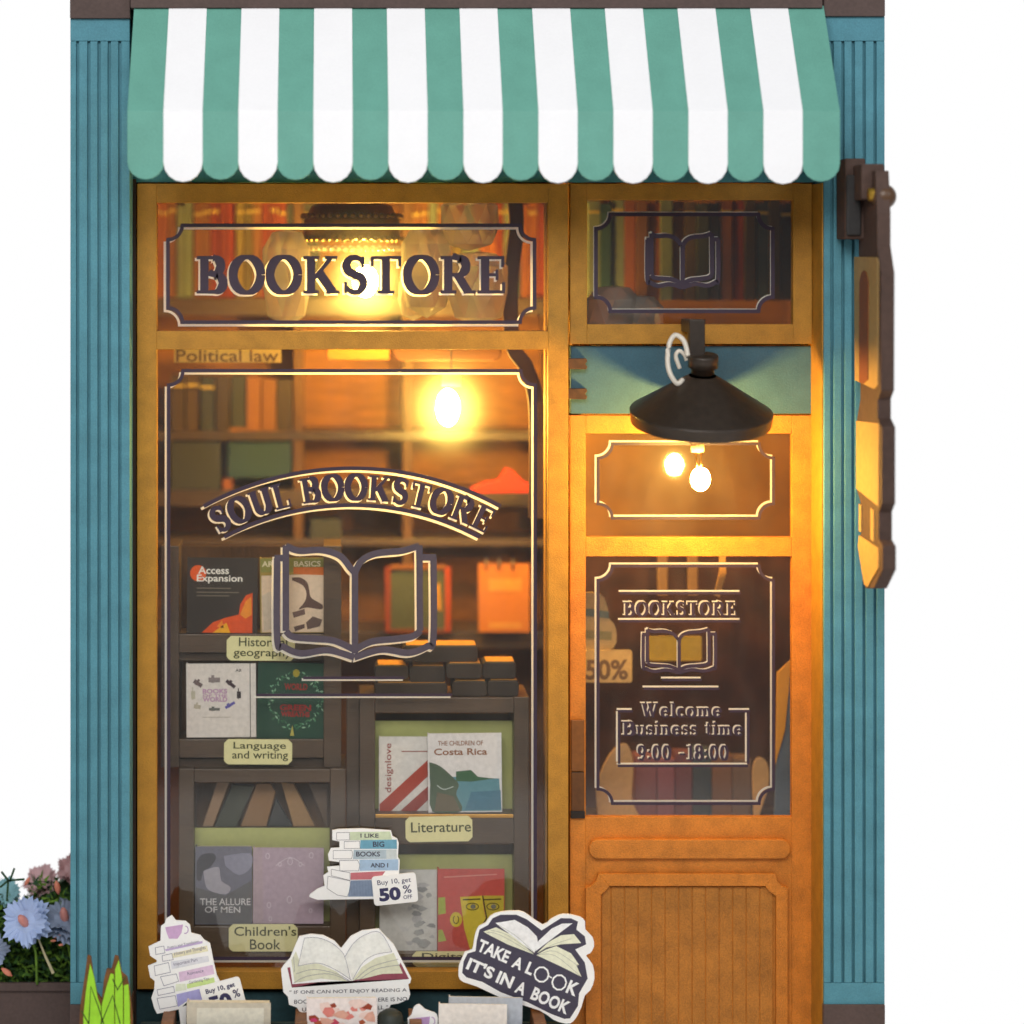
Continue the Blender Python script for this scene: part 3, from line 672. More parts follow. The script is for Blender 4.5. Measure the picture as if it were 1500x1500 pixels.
def dr7(b, d, r, c, rot):
    b.prism(r([(556, 1178), (628, 1112), (630, 1134), (572, 1189), (556, 1189)]), d, .2, C(176, 66, 46))
    b.prism(r([(584, 1190), (631, 1148), (631, 1168), (608, 1190)]), d, .2, C(160, 62, 52))
    text(b, 'designlove', 534, 1119, 606, 1131, d-.1, C(150, 50, 40), -90, .005)
    b.prism(r([(588, 1100), (626, 1100), (626, 1101.5), (588, 1101.5)]), d-.1, .1, C(160, 90, 80))
book(555, 1079, 634, 1190, 76, 9, C(232, 228, 224), 'white book with diagonal red bars lettered designlove', dr7, 0)
def dr8(b, d, r, c, rot):
    T_(b, 'THE CHILDREN OF', 642, 1085, 708, 1092, d-.1, C(150, 96, 60), c, rot, .01); T_(b, 'Costa Rica', 636, 1096, 714, 1106, d-.1, C(150, 100, 66), c, rot, .02)
    b.prism(r([(629, 1136), (731, 1141), (734, 1188), (633, 1188)]), d-.02, .2, C(96, 148, 164))
    b.prism(r([(668, 1130), (690, 1128), (700, 1138), (724, 1141), (690, 1145), (668, 1144)]), d-.1, .1, C(60, 104, 72))
    b.prism(r(smooth([(629, 1116), (645, 1122), (665, 1140), (672, 1150), (668, 1164), (676, 1188), (633, 1189), (630, 1150)], 3)), d-.15, .1, C(84, 102, 84))
    b.prism(r([(640, 1160), (664, 1166), (674, 1188), (636, 1188)]), d-.2, .1, C(110, 102, 84))
    b.line(r(smooth([(640, 1150), (650, 1156), (664, 1152)], 4)), 1.4, d-.22, .1, C(190, 204, 200))
    b.prism(r([(690, 1160), (733, 1158), (734, 1186), (680, 1187)]), d-.08, .1, C(74, 124, 150))
book(627, 1074, 735, 1190, 62, 12, C(234, 232, 234), 'white book with a green headland and blue sea titled Costa Rica', dr8, -.6)
def dr9(b, d, r, c, rot):
    random.seed(11)
    for k in range(30):
        x, y = random.uniform(590, 634), random.uniform(1290, 1390); 
        if y < 1330 and x < 600: continue
        s_ = random.uniform(4, 12); g = random.choice([C(170, 172, 174), C(150, 152, 156), C(206, 206, 206), C(190, 190, 194)])
        pts = [(x+s_*random.uniform(.5, 1.2)*math.cos(a), y+s_*.6*random.uniform(.5, 1.2)*math.sin(a)) for a in (0, 1, 2, 3, 4, 5)]
        pts = [(min(638, max(556, px)), min(1393, max(1276, py))) for px, py in pts]
        b.prism(r(pts), d-k*.01, .05, g)
book(556, 1274, 640, 1396, 70, 14, C(216, 216, 214), 'light grey book with a crumpled marble picture at the lower middle', dr9, 0)
def dr10(b, d, r, c, rot):
    Y1, Y2, K_, GR = C(226, 204, 60), C(206, 186, 60), C(60, 56, 30), C(176, 190, 80)
    b.prism(r([(674, 1314), (706, 1312), (718, 1396), (690, 1396), (680, 1360)]), d, .1, Y1)
    b.prism(r([(708, 1312), (738, 1312), (738, 1396), (716, 1396)]), d, .1, Y2)
    b.line(r([(707, 1312), (713, 1345), (704, 1360), (712, 1366)]), 2, d-.15, .1, K_)
    for x in (692, 722):
        b.line(r(arc(x, 1328, 9, 5, 0, 360, 14)), 1.3, d-.15, .1, K_); b.prism(r(arc(x+1, 1328, 4, 3.5, 0, 330, 10)), d-.2, .1, C(120, 124, 120))
        b.prism(r([(x-14, 1317), (x+12, 1316), (x+12, 1318), (x-14, 1319)]), d-.15, .1, K_)
    b.prism(r(arc(668, 1347, 9, 11, 0, 340, 14)), d-.05, .1, Y1); b.line(r(arc(668, 1347, 4, 6, -60, 240, 9)), 1.2, d-.2, .1, K_)
    b.prism(r([(642, 1315), (652, 1314), (653, 1338), (642, 1340)]), d, .1, GR); b.prism(r([(642, 1362), (648, 1362), (654, 1378), (642, 1380)]), d, .1, GR)
    b.prism(r([(650, 1284), (728, 1280), (728, 1281.5), (650, 1286)]), d, .1, C(226, 150, 140))
book(641, 1273, 739, 1396, 66, 15, C(206, 84, 78), 'red book with a yellow block-shaped face at the lower right', dr10, 0)

# books tucked behind in the bins and lying on top of the right stand
def slab_book(pts, d, th, m, label, group):
    b = M(); b.prism(pts, d, th, m); return tag(b.build('book', bevel=1), label, 'book', group)
GB = 'books standing aslant in the left bin'
for pts, m, lb in (([(318, 1146), (336, 1146), (312, 1211), (296, 1211)], C(150, 120, 92), 'leftmost slanting tan book in the left bin'),
                   ([(340, 1150), (372, 1152), (346, 1211), (314, 1211)], C(58, 62, 50), 'dark green slanting book, second in the left bin'),
                   ([(376, 1148), (396, 1148), (404, 1160), (390, 1211), (352, 1211)], C(140, 104, 66), 'broad brown book leaning right in the left bin'),
                   ([(412, 1146), (430, 1148), (462, 1211), (430, 1211)], C(158, 122, 80), 'tan book leaning left beside the dark gap in the left bin'),
                   ([(404, 1170), (428, 1211), (392, 1211)], C(40, 44, 46), 'small dark book wedged between two leaning ones'),
                   ([(452, 1148), (480, 1148), (480, 1211), (478, 1211)], C(104, 84, 68), 'thin brown book at the right side of the left bin')):
    slab_book(pts, 100+random.uniform(-6, 6), 14, m, lb, GB)
GT = 'dark books lying on the right stand'
LB = C(52, 42, 34)
for x0, y0, x1, y1, d, lb in ((549, 975, 598, 995, 70, 'short dark book at the left of the lying pile'), (600, 976, 652, 1000, 74, 'dark book second from left in the lying pile'),
                              (549, 1001, 655, 1020, 68, 'long dark book at the bottom left of the lying pile'), (654, 972, 706, 994, 66, 'rounded dark book in the middle of the lying pile'),
                              (707, 970, 756, 994, 72, 'dark book at the right end of the lying pile'), (662, 998, 713, 1020, 64, 'bottom dark book right of the middle of the pile'),
                              (714, 997, 760, 1020, 66, 'bottom dark book at the right end of the pile'), (590, 946, 700, 970, 76, 'top dark book with a gilt page edge on the lying pile')):
    t = thing('book', lb, 'book', P((x0+x1)/2, y1, d), GT)
    b = M(); b.rr(x0, y0, x1, y1, 5, d, 46, LB); b.build('cover', t, bevel=1.2)
    b = M(); b.box(x0+5, y0-1.5, x1-3, y0-.3, d+5, 42, mat('gilt', rgb(226, 160, 70), .4, .2, 80, .1)); b.build('pages', t)

# ------------------------------------------------------------------ back bookcase deep in the room
BC = thing('back_bookcase', 'tall brown bookcase against the back wall deep inside the shop', 'bookcase', P(500, 950, 560))
for ya, yb_ in ((437, 462), (718, 742), (790, 800), (632, 645), (925, 950)):
    part('shelf', lambda b: b.box(160, ya, 880, yb_, 470, 110, DARKW), BC, 1)
for xa in (170, 430, 590, 800):
    part('upright', lambda b: b.box(xa, 290, xa+14, 950, 474, 100, DARKW2), BC, 1)
part('back_panel', lambda b: b.box(160, 280, 880, 950, 585, 6, mat('amber_wood', rgb(136, 84, 18), .6, .4, 20, .1, stretch=(1, 1, 5))), BC, 0)
cols = {'o': (150, 82, 22), 'g': (110, 116, 92), 'b': (140, 88, 36), 'r': (134, 50, 16), 'l': (116, 98, 40), 'd': (66, 66, 58), 't': (50, 74, 78), 'w': (186, 168, 130), 'n': (78, 60, 40)}
cnm = {'o': 'burnt orange', 'g': 'grey green', 'b': 'brown', 'r': 'red', 'l': 'olive', 'd': 'dark grey', 't': 'dark teal', 'w': 'beige', 'n': 'dark brown'}
def row(seq, x0, x1, ytop, ybot, d, where, w0=8, w1=13):
    x = x0; i = 0
    cells = [c for c in seq]
    step = (x1-x0)/len(cells)
    seen = {}
    for c in cells:
        wd = step*random.uniform(.86, .98); h = random.uniform(0, 10)
        seen[c] = seen.get(c, 0)+1
        b = M(); k = random.uniform(.85, 1.15); r_, g_, b_ = cols[c]
        b.box(x, ytop+h, x+wd, ybot, d+random.uniform(-4, 6), 50, C(int(r_*k), int(g_*k), int(b_*k)))
        if random.random() < .6: b.box(x, ytop+h+14, x+wd, ytop+h+18, d-4.6, 1, C(200, 170, 90))
        nth = ['first', 'second', 'third', 'fourth', 'fifth', 'sixth', 'seventh', 'eighth'][seen[c]-1]
        tag(b.build('book', bevel=.8), '%s %s book from the left, %s' % (nth, cnm[c], where), 'book', 'spines in rows: '+where); x += step
row('oobggbbrrrllbrrrdbdd', 222, 470, 292, 436, 476, 'far shelf behind the left lettering')
row('lbbgbnlggoorgtoor', 592, 800, 292, 436, 478, 'far shelf behind the right lettering')
row('gtgobogbndnorngnnb', 862, 1180, 290, 440, 300, 'shelf behind the transom pane')
row('nndndbbn', 250, 428, 548, 631, 476, 'dim shelf under the lettered pane')
for x0, y0, x1, y1, c, lb in ((250, 646, 322, 717, 'd', 'dark grey book lying upright on the middle back shelf'), (334, 648, 426, 700, 't', 'dark teal book on the middle back shelf'), (336, 626, 428, 645, 'b', 'brown flat box lying on the dim back shelf'), (455, 762, 500, 789, 'd', 'dark box on the low back shelf near the arched lettering'), (326, 702, 340, 717, 'o', 'small orange stub beside the teal book')):
    b = M(); b.box(x0, y0, x1, y1, 478, 60, C(*cols[c])); tag(b.build('storage_box' if 'box' in lb or 'stub' in lb else 'book', bevel=1), lb, 'box' if 'box' in lb or 'stub' in lb else 'book')
# red folded cloth, framed picture, calendar
b = M(); b.prism([(690, 716), (712, 706), (730, 704), (742, 686), (752, 690), (768, 706), (782, 712), (782, 722), (690, 722)], 380, 24, C(214, 52, 20)); tag(b.build('folded_paper', bevel=1.5), 'bright red folded paper peak right of the hanging bulb', 'paper')
FP = thing('framed_picture', 'small dark teal picture in a red-brown frame behind the open book emblem', 'picture', P(612, 925, 440))
part('picture_frame', lambda b: (b.box(564, 832, 572, 926, 438, 12, C(150, 62, 24)), b.box(652, 832, 660, 926, 438, 12, C(190, 74, 24)), b.box(572, 828, 652, 834, 438, 12, C(150, 92, 36)), b.box(572, 922, 652, 928, 438, 12, C(120, 62, 30))), FP, .5)
part('picture', lambda b: (b.box(572, 834, 652, 922, 444, 3, C(88, 92, 66)), b.prism(arc(650, 874, 18, 22, 100, 250, 8), 443, .8, C(214, 150, 50))), FP, 0)
CA = thing('wall_calendar', 'orange spiral calendar hanging low on the right of the back wall', 'calendar', P(736, 925, 430))
part('sheet', lambda b: b.box(701, 826, 776, 926, 430, 5, C(226, 132, 44)), CA, .5)
part('print_block', lambda b: (b.box(716, 848, 764, 866, 429, .8, C(236, 160, 60)), b.box(716, 912, 764, 920, 429, .8, C(236, 160, 60))), CA, 0)
for x in (712, 731, 751):
    part('ring', lambda b: b.tube([P(x, 834, 427), P(x, 822, 424), P(x, 818, 431), P(x, 828, 437)], 1.8*S, mat('steel_ring', rgb(200, 180, 140), .3, .1, 50, 0, metal=.8), 8), CA, 0)
# curved brown stair string
b = M(); b.line(smooth([(752, 280), (757, 330), (748, 420), (752, 505), (772, 540), (786, 600), (786, 760)], 8), 22, 150, 14, C(70, 44, 26)); tag(b.build('curved_bracket', bevel=1.2), 'dark brown curved strip just inside the right window jamb', 'bracket')
b = M(); b.box(255, 496, 412, 531, 200, 4, mat('amber_lit_tag', rgb(232, 190, 80), .6, .08, 90, 0)); text(b, 'Political law', 258, 512, 408, 530, 199.6, C(120, 84, 20), 0, .01); tag(b.build('hanging_label', bevel=1), 'amber-lit shelf label reading Political law at the top left of the big pane', 'label')  # warm lamplight is put into the tag colour
b = M(); b.rr(575, 500, 735, 529, 14, 240, 10, C(92, 54, 20)); tag(b.build('ceiling_ring', bevel=2), 'dark round lamp base above the hanging bulb', 'lamp base')
b = M(); b.rr(480, 500, 570, 527, 4, 300, 20, C(188, 100, 30)); tag(b.build('storage_box', bevel=1), 'orange box glimpsed under the crossbar left of the lamp base', 'box')

# pendant bulb
PB = thing('pendant_bulb', 'bare glowing bulb hanging inside the big window', 'light bulb', P(658, 620, 200))
b = M(); b.ball(P(656, 597, 200), 18*S, BULB, 12, 1.6); b.build('bulb', PB)
b = M(); b.tube([P(661, 500, 200), P(661, 548, 200)], 1.5*S, C(60, 40, 20), 8); b.build('cord', PB)
b = M(); b.tube([P(661, 546, 200), P(661, 566, 200)], 15*S, mat('lamp_cap', rgb(255, 240, 210), .4, .03, 50, 0, trans=.8), 18); b.build('socket', PB)

# chandelier
CH = thing('chandelier', 'beaded brass chandelier with a glowing bulb and cut crystals behind the upper sign', 'chandelier', P(560, 470, 190))
c0 = P(515, 330, 190)
BR = mat('dark_brass', rgb(120, 96, 48), .3, .2, 60, .1, metal=.85)
b = M(); b.lathe([(20*S, 42*S), (62*S, 30*S), (74*S, 6*S), (76*S, -22*S), (70*S, -24*S), (60*S, 20*S), (18*S, 34*S)], c0, BR, 40); b.build('shade_band', CH)
b = M()
for rr_, zz in ((76, 14), (79, -4), (79, -22), (74, -36)):
    for k in range(40):
        a = 2*math.pi*k/40+zz; b.ball(c0+Vector((rr_*S*math.cos(a), rr_*S*math.sin(a), zz*S)), 4.2*S, BR if zz > -30 else CRY, 5)
b.build('bead_strings', CH, kind='stuff')
b = M(); b.ball(P(535, 412, 190), 19*S, BULB, 10, 1.3); b.build('bulb', CH)
def crystal(cx_, yt, yb_, wd, d, lab=None):
    b = M(); H = (yb_-yt)
    pr = [(.1, 0), (wd*.30, H*.03), (wd*.48, H*.2), (wd*.5, H*.55), (wd*.38, H*.88), (.1, H)]
    k = (D+d)/D*S; ph = random.uniform(0, 1); n = 9
    top = P(cx_, yt, d); V = []
    for j, (r_, z) in enumerate(pr): V += [top+Vector((r_*k*math.cos(2*math.pi*(i+.5*(j % 2))/n+ph), r_*k*math.sin(2*math.pi*(i+.5*(j % 2))/n+ph), -z*k)) for i in range(n)]
    fs = []
    for i in range(len(pr)-1):
        for j in range(n):
            a, b2, c_, d2_ = i*n+j, i*n+(j+1) % n, (i+1)*n+(j+1) % n, (i+1)*n+j
            fs += [[a, b2, d2_], [b2, c_, d2_]] if i % 2 == 0 else [[a, b2, c_], [a, c_, d2_]]
    b.add(V, fs, CRY)
    return b.build('crystal', CH)
crystal(420, 336, 480, 74, 130); crystal(625, 330, 466, 78, 120); crystal(688, 285, 368, 88, 110); crystal(700, 368, 478, 92, 115); crystal(605, 400, 470, 44, 150)
CR = thing('crystal_drop', 'pair of pale cut crystals at the lower left corner of the transom pane', 'crystal', P(915, 500, 120))
for x, y0, y1, wd in ((898, 418, 520, 84), (938, 432, 520, 70)):
    o = crystal(x, y0, y1, wd, 110); o.parent = CR
    o.location = Vector(CH['_loc'])-Vector(CR['_loc'])

# behind the door glass
DW = thing('door_shelf', 'dim row of muted books on a shelf low behind the door glass', 'shelf', P(1000, 1215, 260))
part('shelf_board', lambda b: b.box(860, 1200, 1180, 1215, 230, 80, DARKW), DW, 1)
part('glow_back', lambda b: b.box(852, 560, 1190, 799, 330, 8, mat('amber_glow_panel', rgb(138, 92, 26), .6, .35, 14, .1)), DW, 0)  # amber panel added to give the upper door pane a golden glow
part('shelf_back', lambda b: b.box(855, 800, 1185, 1200, 330, 8, mat('red_brown_wall', rgb(76, 42, 26), .7, .6, 26, .1)), DW, 0)
for x0, x1, y0, c, lb in ((930, 962, 1108, (150, 96, 100), 'dusty pink book low behind the door glass, left'), (963, 988, 1112, (160, 104, 112), 'second dusty pink book low behind the door glass'), (989, 1014, 1104, (136, 90, 96), 'mauve book low behind the door glass'), (1015, 1042, 1100, (84, 96, 104), 'slate blue book low behind the door glass'), (1043, 1072, 1106, (150, 108, 80), 'tan book low behind the door glass'), (1073, 1100, 1112, (140, 110, 88), 'beige book at the right end behind the door glass')):
    b = M(); b.box(x0, y0, x1, 1199.6, 236, 40, C(*c)); tag(b.build('book', bevel=1), lb, 'book', 'muted books behind the door glass')
b = M(); b.prism(smooth([(876, 1197), (874, 1150), (890, 1110), (906, 1092), (920, 1092), (928, 1120), (926, 1170), (938, 1197)], 4), 190, 4, C(222, 176, 116)); tag(b.build('paper_cutout', bevel=1), 'pale rounded paper cutout at the lower left behind the door glass', 'paper')
b = M(); b.prism(smooth([(1104, 1197), (1102, 1130), (1110, 1110), (1124, 1118), (1126, 1150), (1112, 1197)], 4), 190, 4, C(222, 176, 116)); tag(b.build('paper_cutout', bevel=1), 'narrow pale paper cutout at the lower right behind the door glass', 'paper')
b = M(); b.prism([(1134, 1197), (1136, 1130), (1152, 1000), (1180, 960), (1180, 1197)], 150, 4, C(96, 112, 132)); tag(b.build('blue_panel', bevel=1), 'slate blue slanting panel at the right behind the door glass', 'panel')
b = M(); b.prism([(1136, 1120), (1138, 985), (1160, 965), (1150, 1070)], 146, 3, C(214, 150, 50)); tag(b.build('amber_reflection', bevel=.5), 'narrow yellow strip painted as an amber reflection beside the slate panel behind the door glass', 'strip')  # yellow strip painted in place of an amber reflection
# back of a sticker seen through the door
b = M(); b.prism(smooth([(852, 868), (880, 870), (890, 890), (892, 905), (902, 920), (898, 950), (852, 955)], 3), 170, 3, C(206, 172, 112)); b.prism([(852, 890), (892, 896), (892, 906), (852, 902)], 169.4, .5, C(120, 132, 116)); b.prism([(852, 922), (896, 926), (896, 938), (852, 935)], 169.4, .5, C(156, 142, 90)); tag(b.build('paper_sticker', bevel=.5), 'pale book-stack sticker seen through the left of the door glass', 'sticker')
b = M(); b.rr(848, 952, 926, 1000, 4, 165, 3, C(214, 176, 112)); text(b, '50%', 858, 966, 920, 996, 164.6, C(120, 90, 60), 0, .03); tag(b.build('price_tag', bevel=.5), 'tan price tag reading 50% seen through the door glass', 'tag')
b = M(); b.rr(951, 932, 1028, 968, 3, 200, 4, C(222, 178, 50)); tag(b.build('yellow_card', bevel=.5), 'yellow card behind the small open book emblem on the door', 'card')
b = M(); b.prism([(1054, 795), (1062, 795), (1064, 840), (1054, 875), (1046, 872), (1054, 838)], 150, 5, C(214, 160, 84)); tag(b.build('hook', bevel=.6), 'golden bent hook near the top of the lower door pane', 'hook')
for x in (964, 1008):
    b = M(); b.box(x, 800, x+14, 872, 250, 10, C(170, 128, 76)); tag(b.build('rack_post', bevel=1), '%s tan post at the top of the lower door pane' % ('left' if x < 1000 else 'right'), 'post')

# ------------------------------------------------------------------ stickers
def conv(pts, s_, ox, oy): return [(x/s_+ox, y/s_+oy) for x, y in pts]
NAVY = C(60, 58, 96); LINE = C(120, 116, 128); PAPER = mat('sticker_paper', rgb(252, 251, 249), .5, .03, 200, .05); INKD = C(64, 60, 76)
# book stack sticker on the pane
st = thing('stack_sticker', 'cut-out sticker of a book stack reading I like big books, on the big pane', 'sticker', P(520, 1318, 34))
f = lambda p: conv(p, 7.143, 430, 1190); d = 32
b = M()
b.prism(f([(405, 188), (470, 175), (720, 168), (1020, 190), (1035, 250), (1085, 275), (1100, 320), (1092, 470), (1112, 500), (1105, 640), (900, 905), (250, 915), (165, 885), (170, 860), (250, 800), (325, 770), (312, 660), (365, 625), (350, 570), (480, 560), (480, 520), (370, 505), (360, 440), (390, 375), (480, 370), (480, 305), (405, 290)]), d, 3, PAPER)
for q, c_ in (([(590, 205), (1010, 200), (1030, 285), (590, 292)], (206, 218, 186)), ([(700, 290), (1080, 285), (1082, 382), (696, 382)], (112, 168, 192)), ([(630, 392), (1078, 388), (1080, 485), (622, 490)], (180, 196, 206)), ([(970, 394), (1076, 390), (1077, 480), (970, 484)], (206, 214, 214)), ([(690, 496), (1096, 490), (1096, 605), (690, 612)], (168, 194, 220)), ([(598, 632), (960, 616), (900, 700), (596, 706)], (200, 116, 124)), ([(598, 712), (840, 706), (846, 880), (570, 882)], (136, 152, 176))):
    b.prism(f(q), d-(.32 if c_ == (206, 214, 214) else .2), .1, C(*c_))
for q in ([(450, 212), (585, 210), (588, 288), (450, 290)], [(530, 305), (690, 300), (696, 378), (530, 378)], [(415, 400), (610, 396), (620, 440), (606, 486), (415, 486)], [(480, 505), (670, 500), (694, 550), (680, 612), (485, 612)], [(395, 595), (590, 632), (592, 712), (395, 662)], [(360, 668), (590, 716), (596, 800), (560, 882), (460, 866), (350, 796)]):
    q = f(q); b.line(q+[q[0]], .55, d-.35, .1, LINE)
for t, q in (('I LIKE', (700, 222, 890, 264)), ('BIG', (830, 305, 950, 362)), ('BOOKS', (655, 410, 905, 462)), ('AND I', (805, 530, 990, 576))):
    (x0, y0), (x1, y1) = f([(q[0], q[1]), (q[2], q[3])]); text(b, t, x0, y0, x1, y1, d-.4, INKD, 0, .02)
for k in range(14):
    x = 610+16*k; q = f([(x, 720), (x-4, 872)]); b.line(q, .4, d-.35, .1, C(100, 116, 144))
b.build('stack_print', st)
b = M()
def pricetag(b, x0, y0, x1, y1, rot, d):
    c = ((x0+x1)/2, (y0+y1)/2); w_, h = x1-x0, y1-y0
    b.rr(x0, y0, x1, y1, 5, d, 2, PAPER, rot)
    T_(b, 'Buy 10, get', x0+.12*w_, y0+.14*h, x0+.88*w_, y0+.36*h, d-.2, NAVY, c, rot, .004)
    T_(b, '50', x0+.13*w_, y0+.42*h, x0+.62*w_, y0+.88*h, d-.2, NAVY, c, rot, .05)
    T_(b, '%', x0+.68*w_, y0+.40*h, x0+.87*w_, y0+.68*h, d-.2, NAVY, c, rot, .01)
    T_(b, 'OFF', x0+.67*w_, y0+.74*h, x0+.87*w_, y0+.87*h, d-.2, NAVY, c, rot, .01)
pricetag(b, 546, 1281, 611, 1324, -6, 29.5); b.build('price_tag', st)
# stack with cup, outside at the lower left
st = thing('cup_sticker', 'cut-out sticker of a pastel book stack topped by a lilac cup', 'sticker', P(270, 1485, -40))
f = lambda p: conv(p, 6, 190, 1300); d = -40
b = M()
b.prism(f([(275, 340), (310, 315), (322, 272), (370, 245), (405, 290), (490, 295), (530, 330), (540, 400), (620, 420), (655, 462), (705, 490), (720, 560), (735, 640), (765, 770), (800, 840), (860, 1000), (500, 1010), (440, 1070), (240, 1110), (215, 1060), (190, 970), (215, 900), (220, 822), (180, 790), (160, 690), (235, 660), (238, 640), (180, 600), (165, 520), (270, 470)]), d, 3, PAPER)
b.prism(f([(430, 1060), (500, 1040), (490, 1400), (470, 1400)]), d+.5, 2, PAPER)
for q, c_ in (([(312, 350), (470, 325), (455, 400), (420, 450), (345, 450), (325, 400)], (214, 176, 216)), ([(310, 545), (640, 470), (640, 490), (320, 560)], (196, 176, 214)), ([(375, 580), (680, 510), (690, 560), (380, 620)], (234, 228, 196)), ([(360, 650), (690, 600), (700, 650), (370, 720)], (226, 226, 232)), ([(430, 745), (730, 680), (745, 760), (440, 830)], (224, 196, 222)), ([(500, 850), (740, 790), (750, 835), (505, 890)], (208, 230, 150)), ([(405, 850), (490, 845), (500, 900), (400, 915)], (232, 238, 214)), ([(410, 940), (620, 890), (640, 990), (500, 1000), (425, 1050)], (176, 172, 224))):
    b.prism(f(q), d-.2, .15, C(*c_))
b.line(f(arc(488, 372, 26, 32, -90, 110, 10)), 1.3, d-.3, .1, C(190, 160, 200))
for q in ([(225, 530), (300, 515), (310, 575), (230, 590)], [(285, 600), (370, 580), (382, 635), (290, 650)], [(215, 690), (340, 660), (358, 745), (225, 775)], [(270, 785), (410, 760), (430, 825), (300, 865)], [(240, 900), (385, 870), (395, 920), (250, 950)], [(240, 975), (400, 950), (420, 1040), (265, 1070)]):
    q = f(q); b.line(q+[q[0]], .8, d-.35, .1, C(150, 146, 164))
for t, q in (('Poetry and Translation', (330, 490, 612, 528)), ('History and Thoughts', (390, 540, 670, 590)), ('Important Part', (385, 640, 600, 690)), ('Romance', (505, 730, 650, 770)), ('Gardening Tips', (520, 805, 700, 850))):
    (x0, y0), (x1, y1) = f([(q[0], q[1]), (q[2], q[3])]); text(b, t, x0, y0, x1, y1-2, d-.4, C(120, 110, 140), -12, .0)
b.build('stack_print', st)
b = M(); c = (330, 1452)
b.rr(296, 1437, 357, 1482, 5, d-3, 2, PAPER, -15)
T_(b, 'Buy 10, get', 302, 1442, 346, 1451, d-3.2, NAVY, c, -15, .03); T_(b, '50', 302, 1454, 336, 1478, d-3.2, NAVY, c, -15, .05); T_(b, '%', 340, 1453, 350, 1465, d-3.2, NAVY, c, -15, .02)
b.build('price_tag', st)
# open book sticker
st = thing('open_book_sticker', 'cut-out sticker of an open book over a handwritten quotation', 'sticker', P(505, 1490, -42))
f = lambda p: conv(p, 6, 400, 1300); d = -44; b = M()
b.prism(f([(230, 430), (330, 410), (440, 420), (540, 470), (598, 535), (680, 430), (780, 380), (930, 362), (962, 400), (1060, 500), (1215, 800), (1205, 840), (1188, 850), (1205, 940), (1190, 985), (1100, 1020), (1035, 1030), (1010, 1080), (940, 1100), (880, 1180), (400, 1180), (295, 1112), (230, 1090), (210, 1055), (140, 1030), (130, 960), (90, 920), (70, 720), (95, 680), (150, 620), (190, 520)]), d, 3, PAPER)
RED = C(146, 72, 88); PG = C(238, 238, 232); PG2 = C(222, 222, 196)
b.prism(f([(125, 705), (165, 880), (420, 830), (640, 830), (740, 835), (980, 820), (1195, 805), (1120, 660), (1100, 700), (700, 820), (300, 840), (170, 850), (150, 700)]), d-.15, .12, RED)
b.prism(f([(160, 640), (190, 840), (420, 800), (650, 825), (560, 740), (400, 670), (240, 660), (200, 560)]), d-.3, .12, PG2)
b.prism(f([(700, 815), (780, 700), (900, 620), (1060, 575), (1140, 755), (960, 760), (800, 800)]), d-.3, .12, PG2)
b.prism(f([(275, 445), (380, 440), (500, 480), (600, 560), (640, 640), (680, 810), (560, 730), (400, 665), (220, 690)]), d-.45, .12, PG)
b.prism(f([(640, 600), (700, 500), (800, 420), (940, 395), (1040, 560), (900, 590), (790, 660), (700, 810), (660, 700)]), d-.46, .12, PG)
for q in ([(275, 445), (380, 440), (500, 480), (600, 560), (640, 640), (680, 810)], [(632, 610), (700, 500), (800, 420), (940, 395), (1045, 565)], [(275, 445), (220, 690)], [(180, 610), (190, 740)], [(220, 690), (400, 665), (560, 730), (690, 815)], [(1045, 565), (900, 590), (790, 660), (700, 810)], [(180, 840), (300, 780), (500, 760), (660, 820)], [(720, 815), (860, 700), (1100, 630)], [(740, 825), (900, 720), (1120, 680)], [(200, 760), (360, 720), (560, 760), (670, 820)]):
    b.line(smooth(f(q), 4), .6, d-.6, .1, C(140, 138, 152))
for t, q, r_ in (('" IF ONE CAN NOT ENJOY READING A', (145, 895, 1175, 935), -1.2), ('BOOK OVER AND OVER THERE IS NO', (185, 975, 1180, 1010), -1.5), ('USE IN READING IT AT ALL "', (255, 1045, 1010, 1080), -1.5)):
    (x0, y0), (x1, y1) = f([(q[0], q[1]), (q[2], q[3])]); text(b, t, x0, y0, x1, y1, d-.3, INKD, r_, .005)
b.build('book_print', st)
# take a look sticker
st = thing('dark_sticker', 'dark tilted cut-out sticker reading Take a look it is in a book', 'sticker', P(775, 1497, -42))
f = lambda p: conv(p, 6, 640, 1300); d = -48; b = M()
b.prism(smooth(f([(235, 590), (250, 565), (310, 545), (325, 470), (340, 400), (370, 340), (430, 310), (470, 250), (560, 215), (720, 205), (800, 240), (930, 328), (1000, 280), (1080, 240), (1150, 235), (1260, 260), (1302, 300), (1305, 370), (1370, 440), (1380, 520), (1345, 580), (1310, 600), (1370, 680), (1385, 800), (1350, 900), (1300, 950), (1270, 1050), (1220, 1150), (1170, 1195), (1100, 1190), (1020, 1160), (900, 1080), (600, 985), (350, 870), (230, 830), (190, 780), (195, 680)]), 2), d, 3.5, PAPER)
NV = C(70, 66, 84)
b.prism(f([(270, 580), (340, 560), (350, 470), (375, 370), (450, 330), (490, 270), (560, 240), (700, 240), (790, 280), (920, 378), (1010, 320), (1090, 270), (1180, 272), (1240, 300), (1225, 370), (1300, 430), (1312, 500), (1215, 545), (1300, 660), (1325, 800), (1250, 930), (1240, 1040), (1170, 1150), (1120, 1155), (1000, 1110), (800, 1010), (560, 920), (400, 830), (260, 790), (222, 750), (235, 650)]), d-.2, .15, NV)
PC = C(238, 238, 212); PW = C(250, 250, 250)
b.prism(f([(410, 388), (520, 350), (700, 440), (850, 588), (620, 500), (440, 408)]), d-.4, .15, PC)
b.prism(f([(515, 312), (685, 285), (800, 350), (878, 430), (892, 500), (856, 575), (700, 455), (560, 350)]), d-.55, .15, PW)
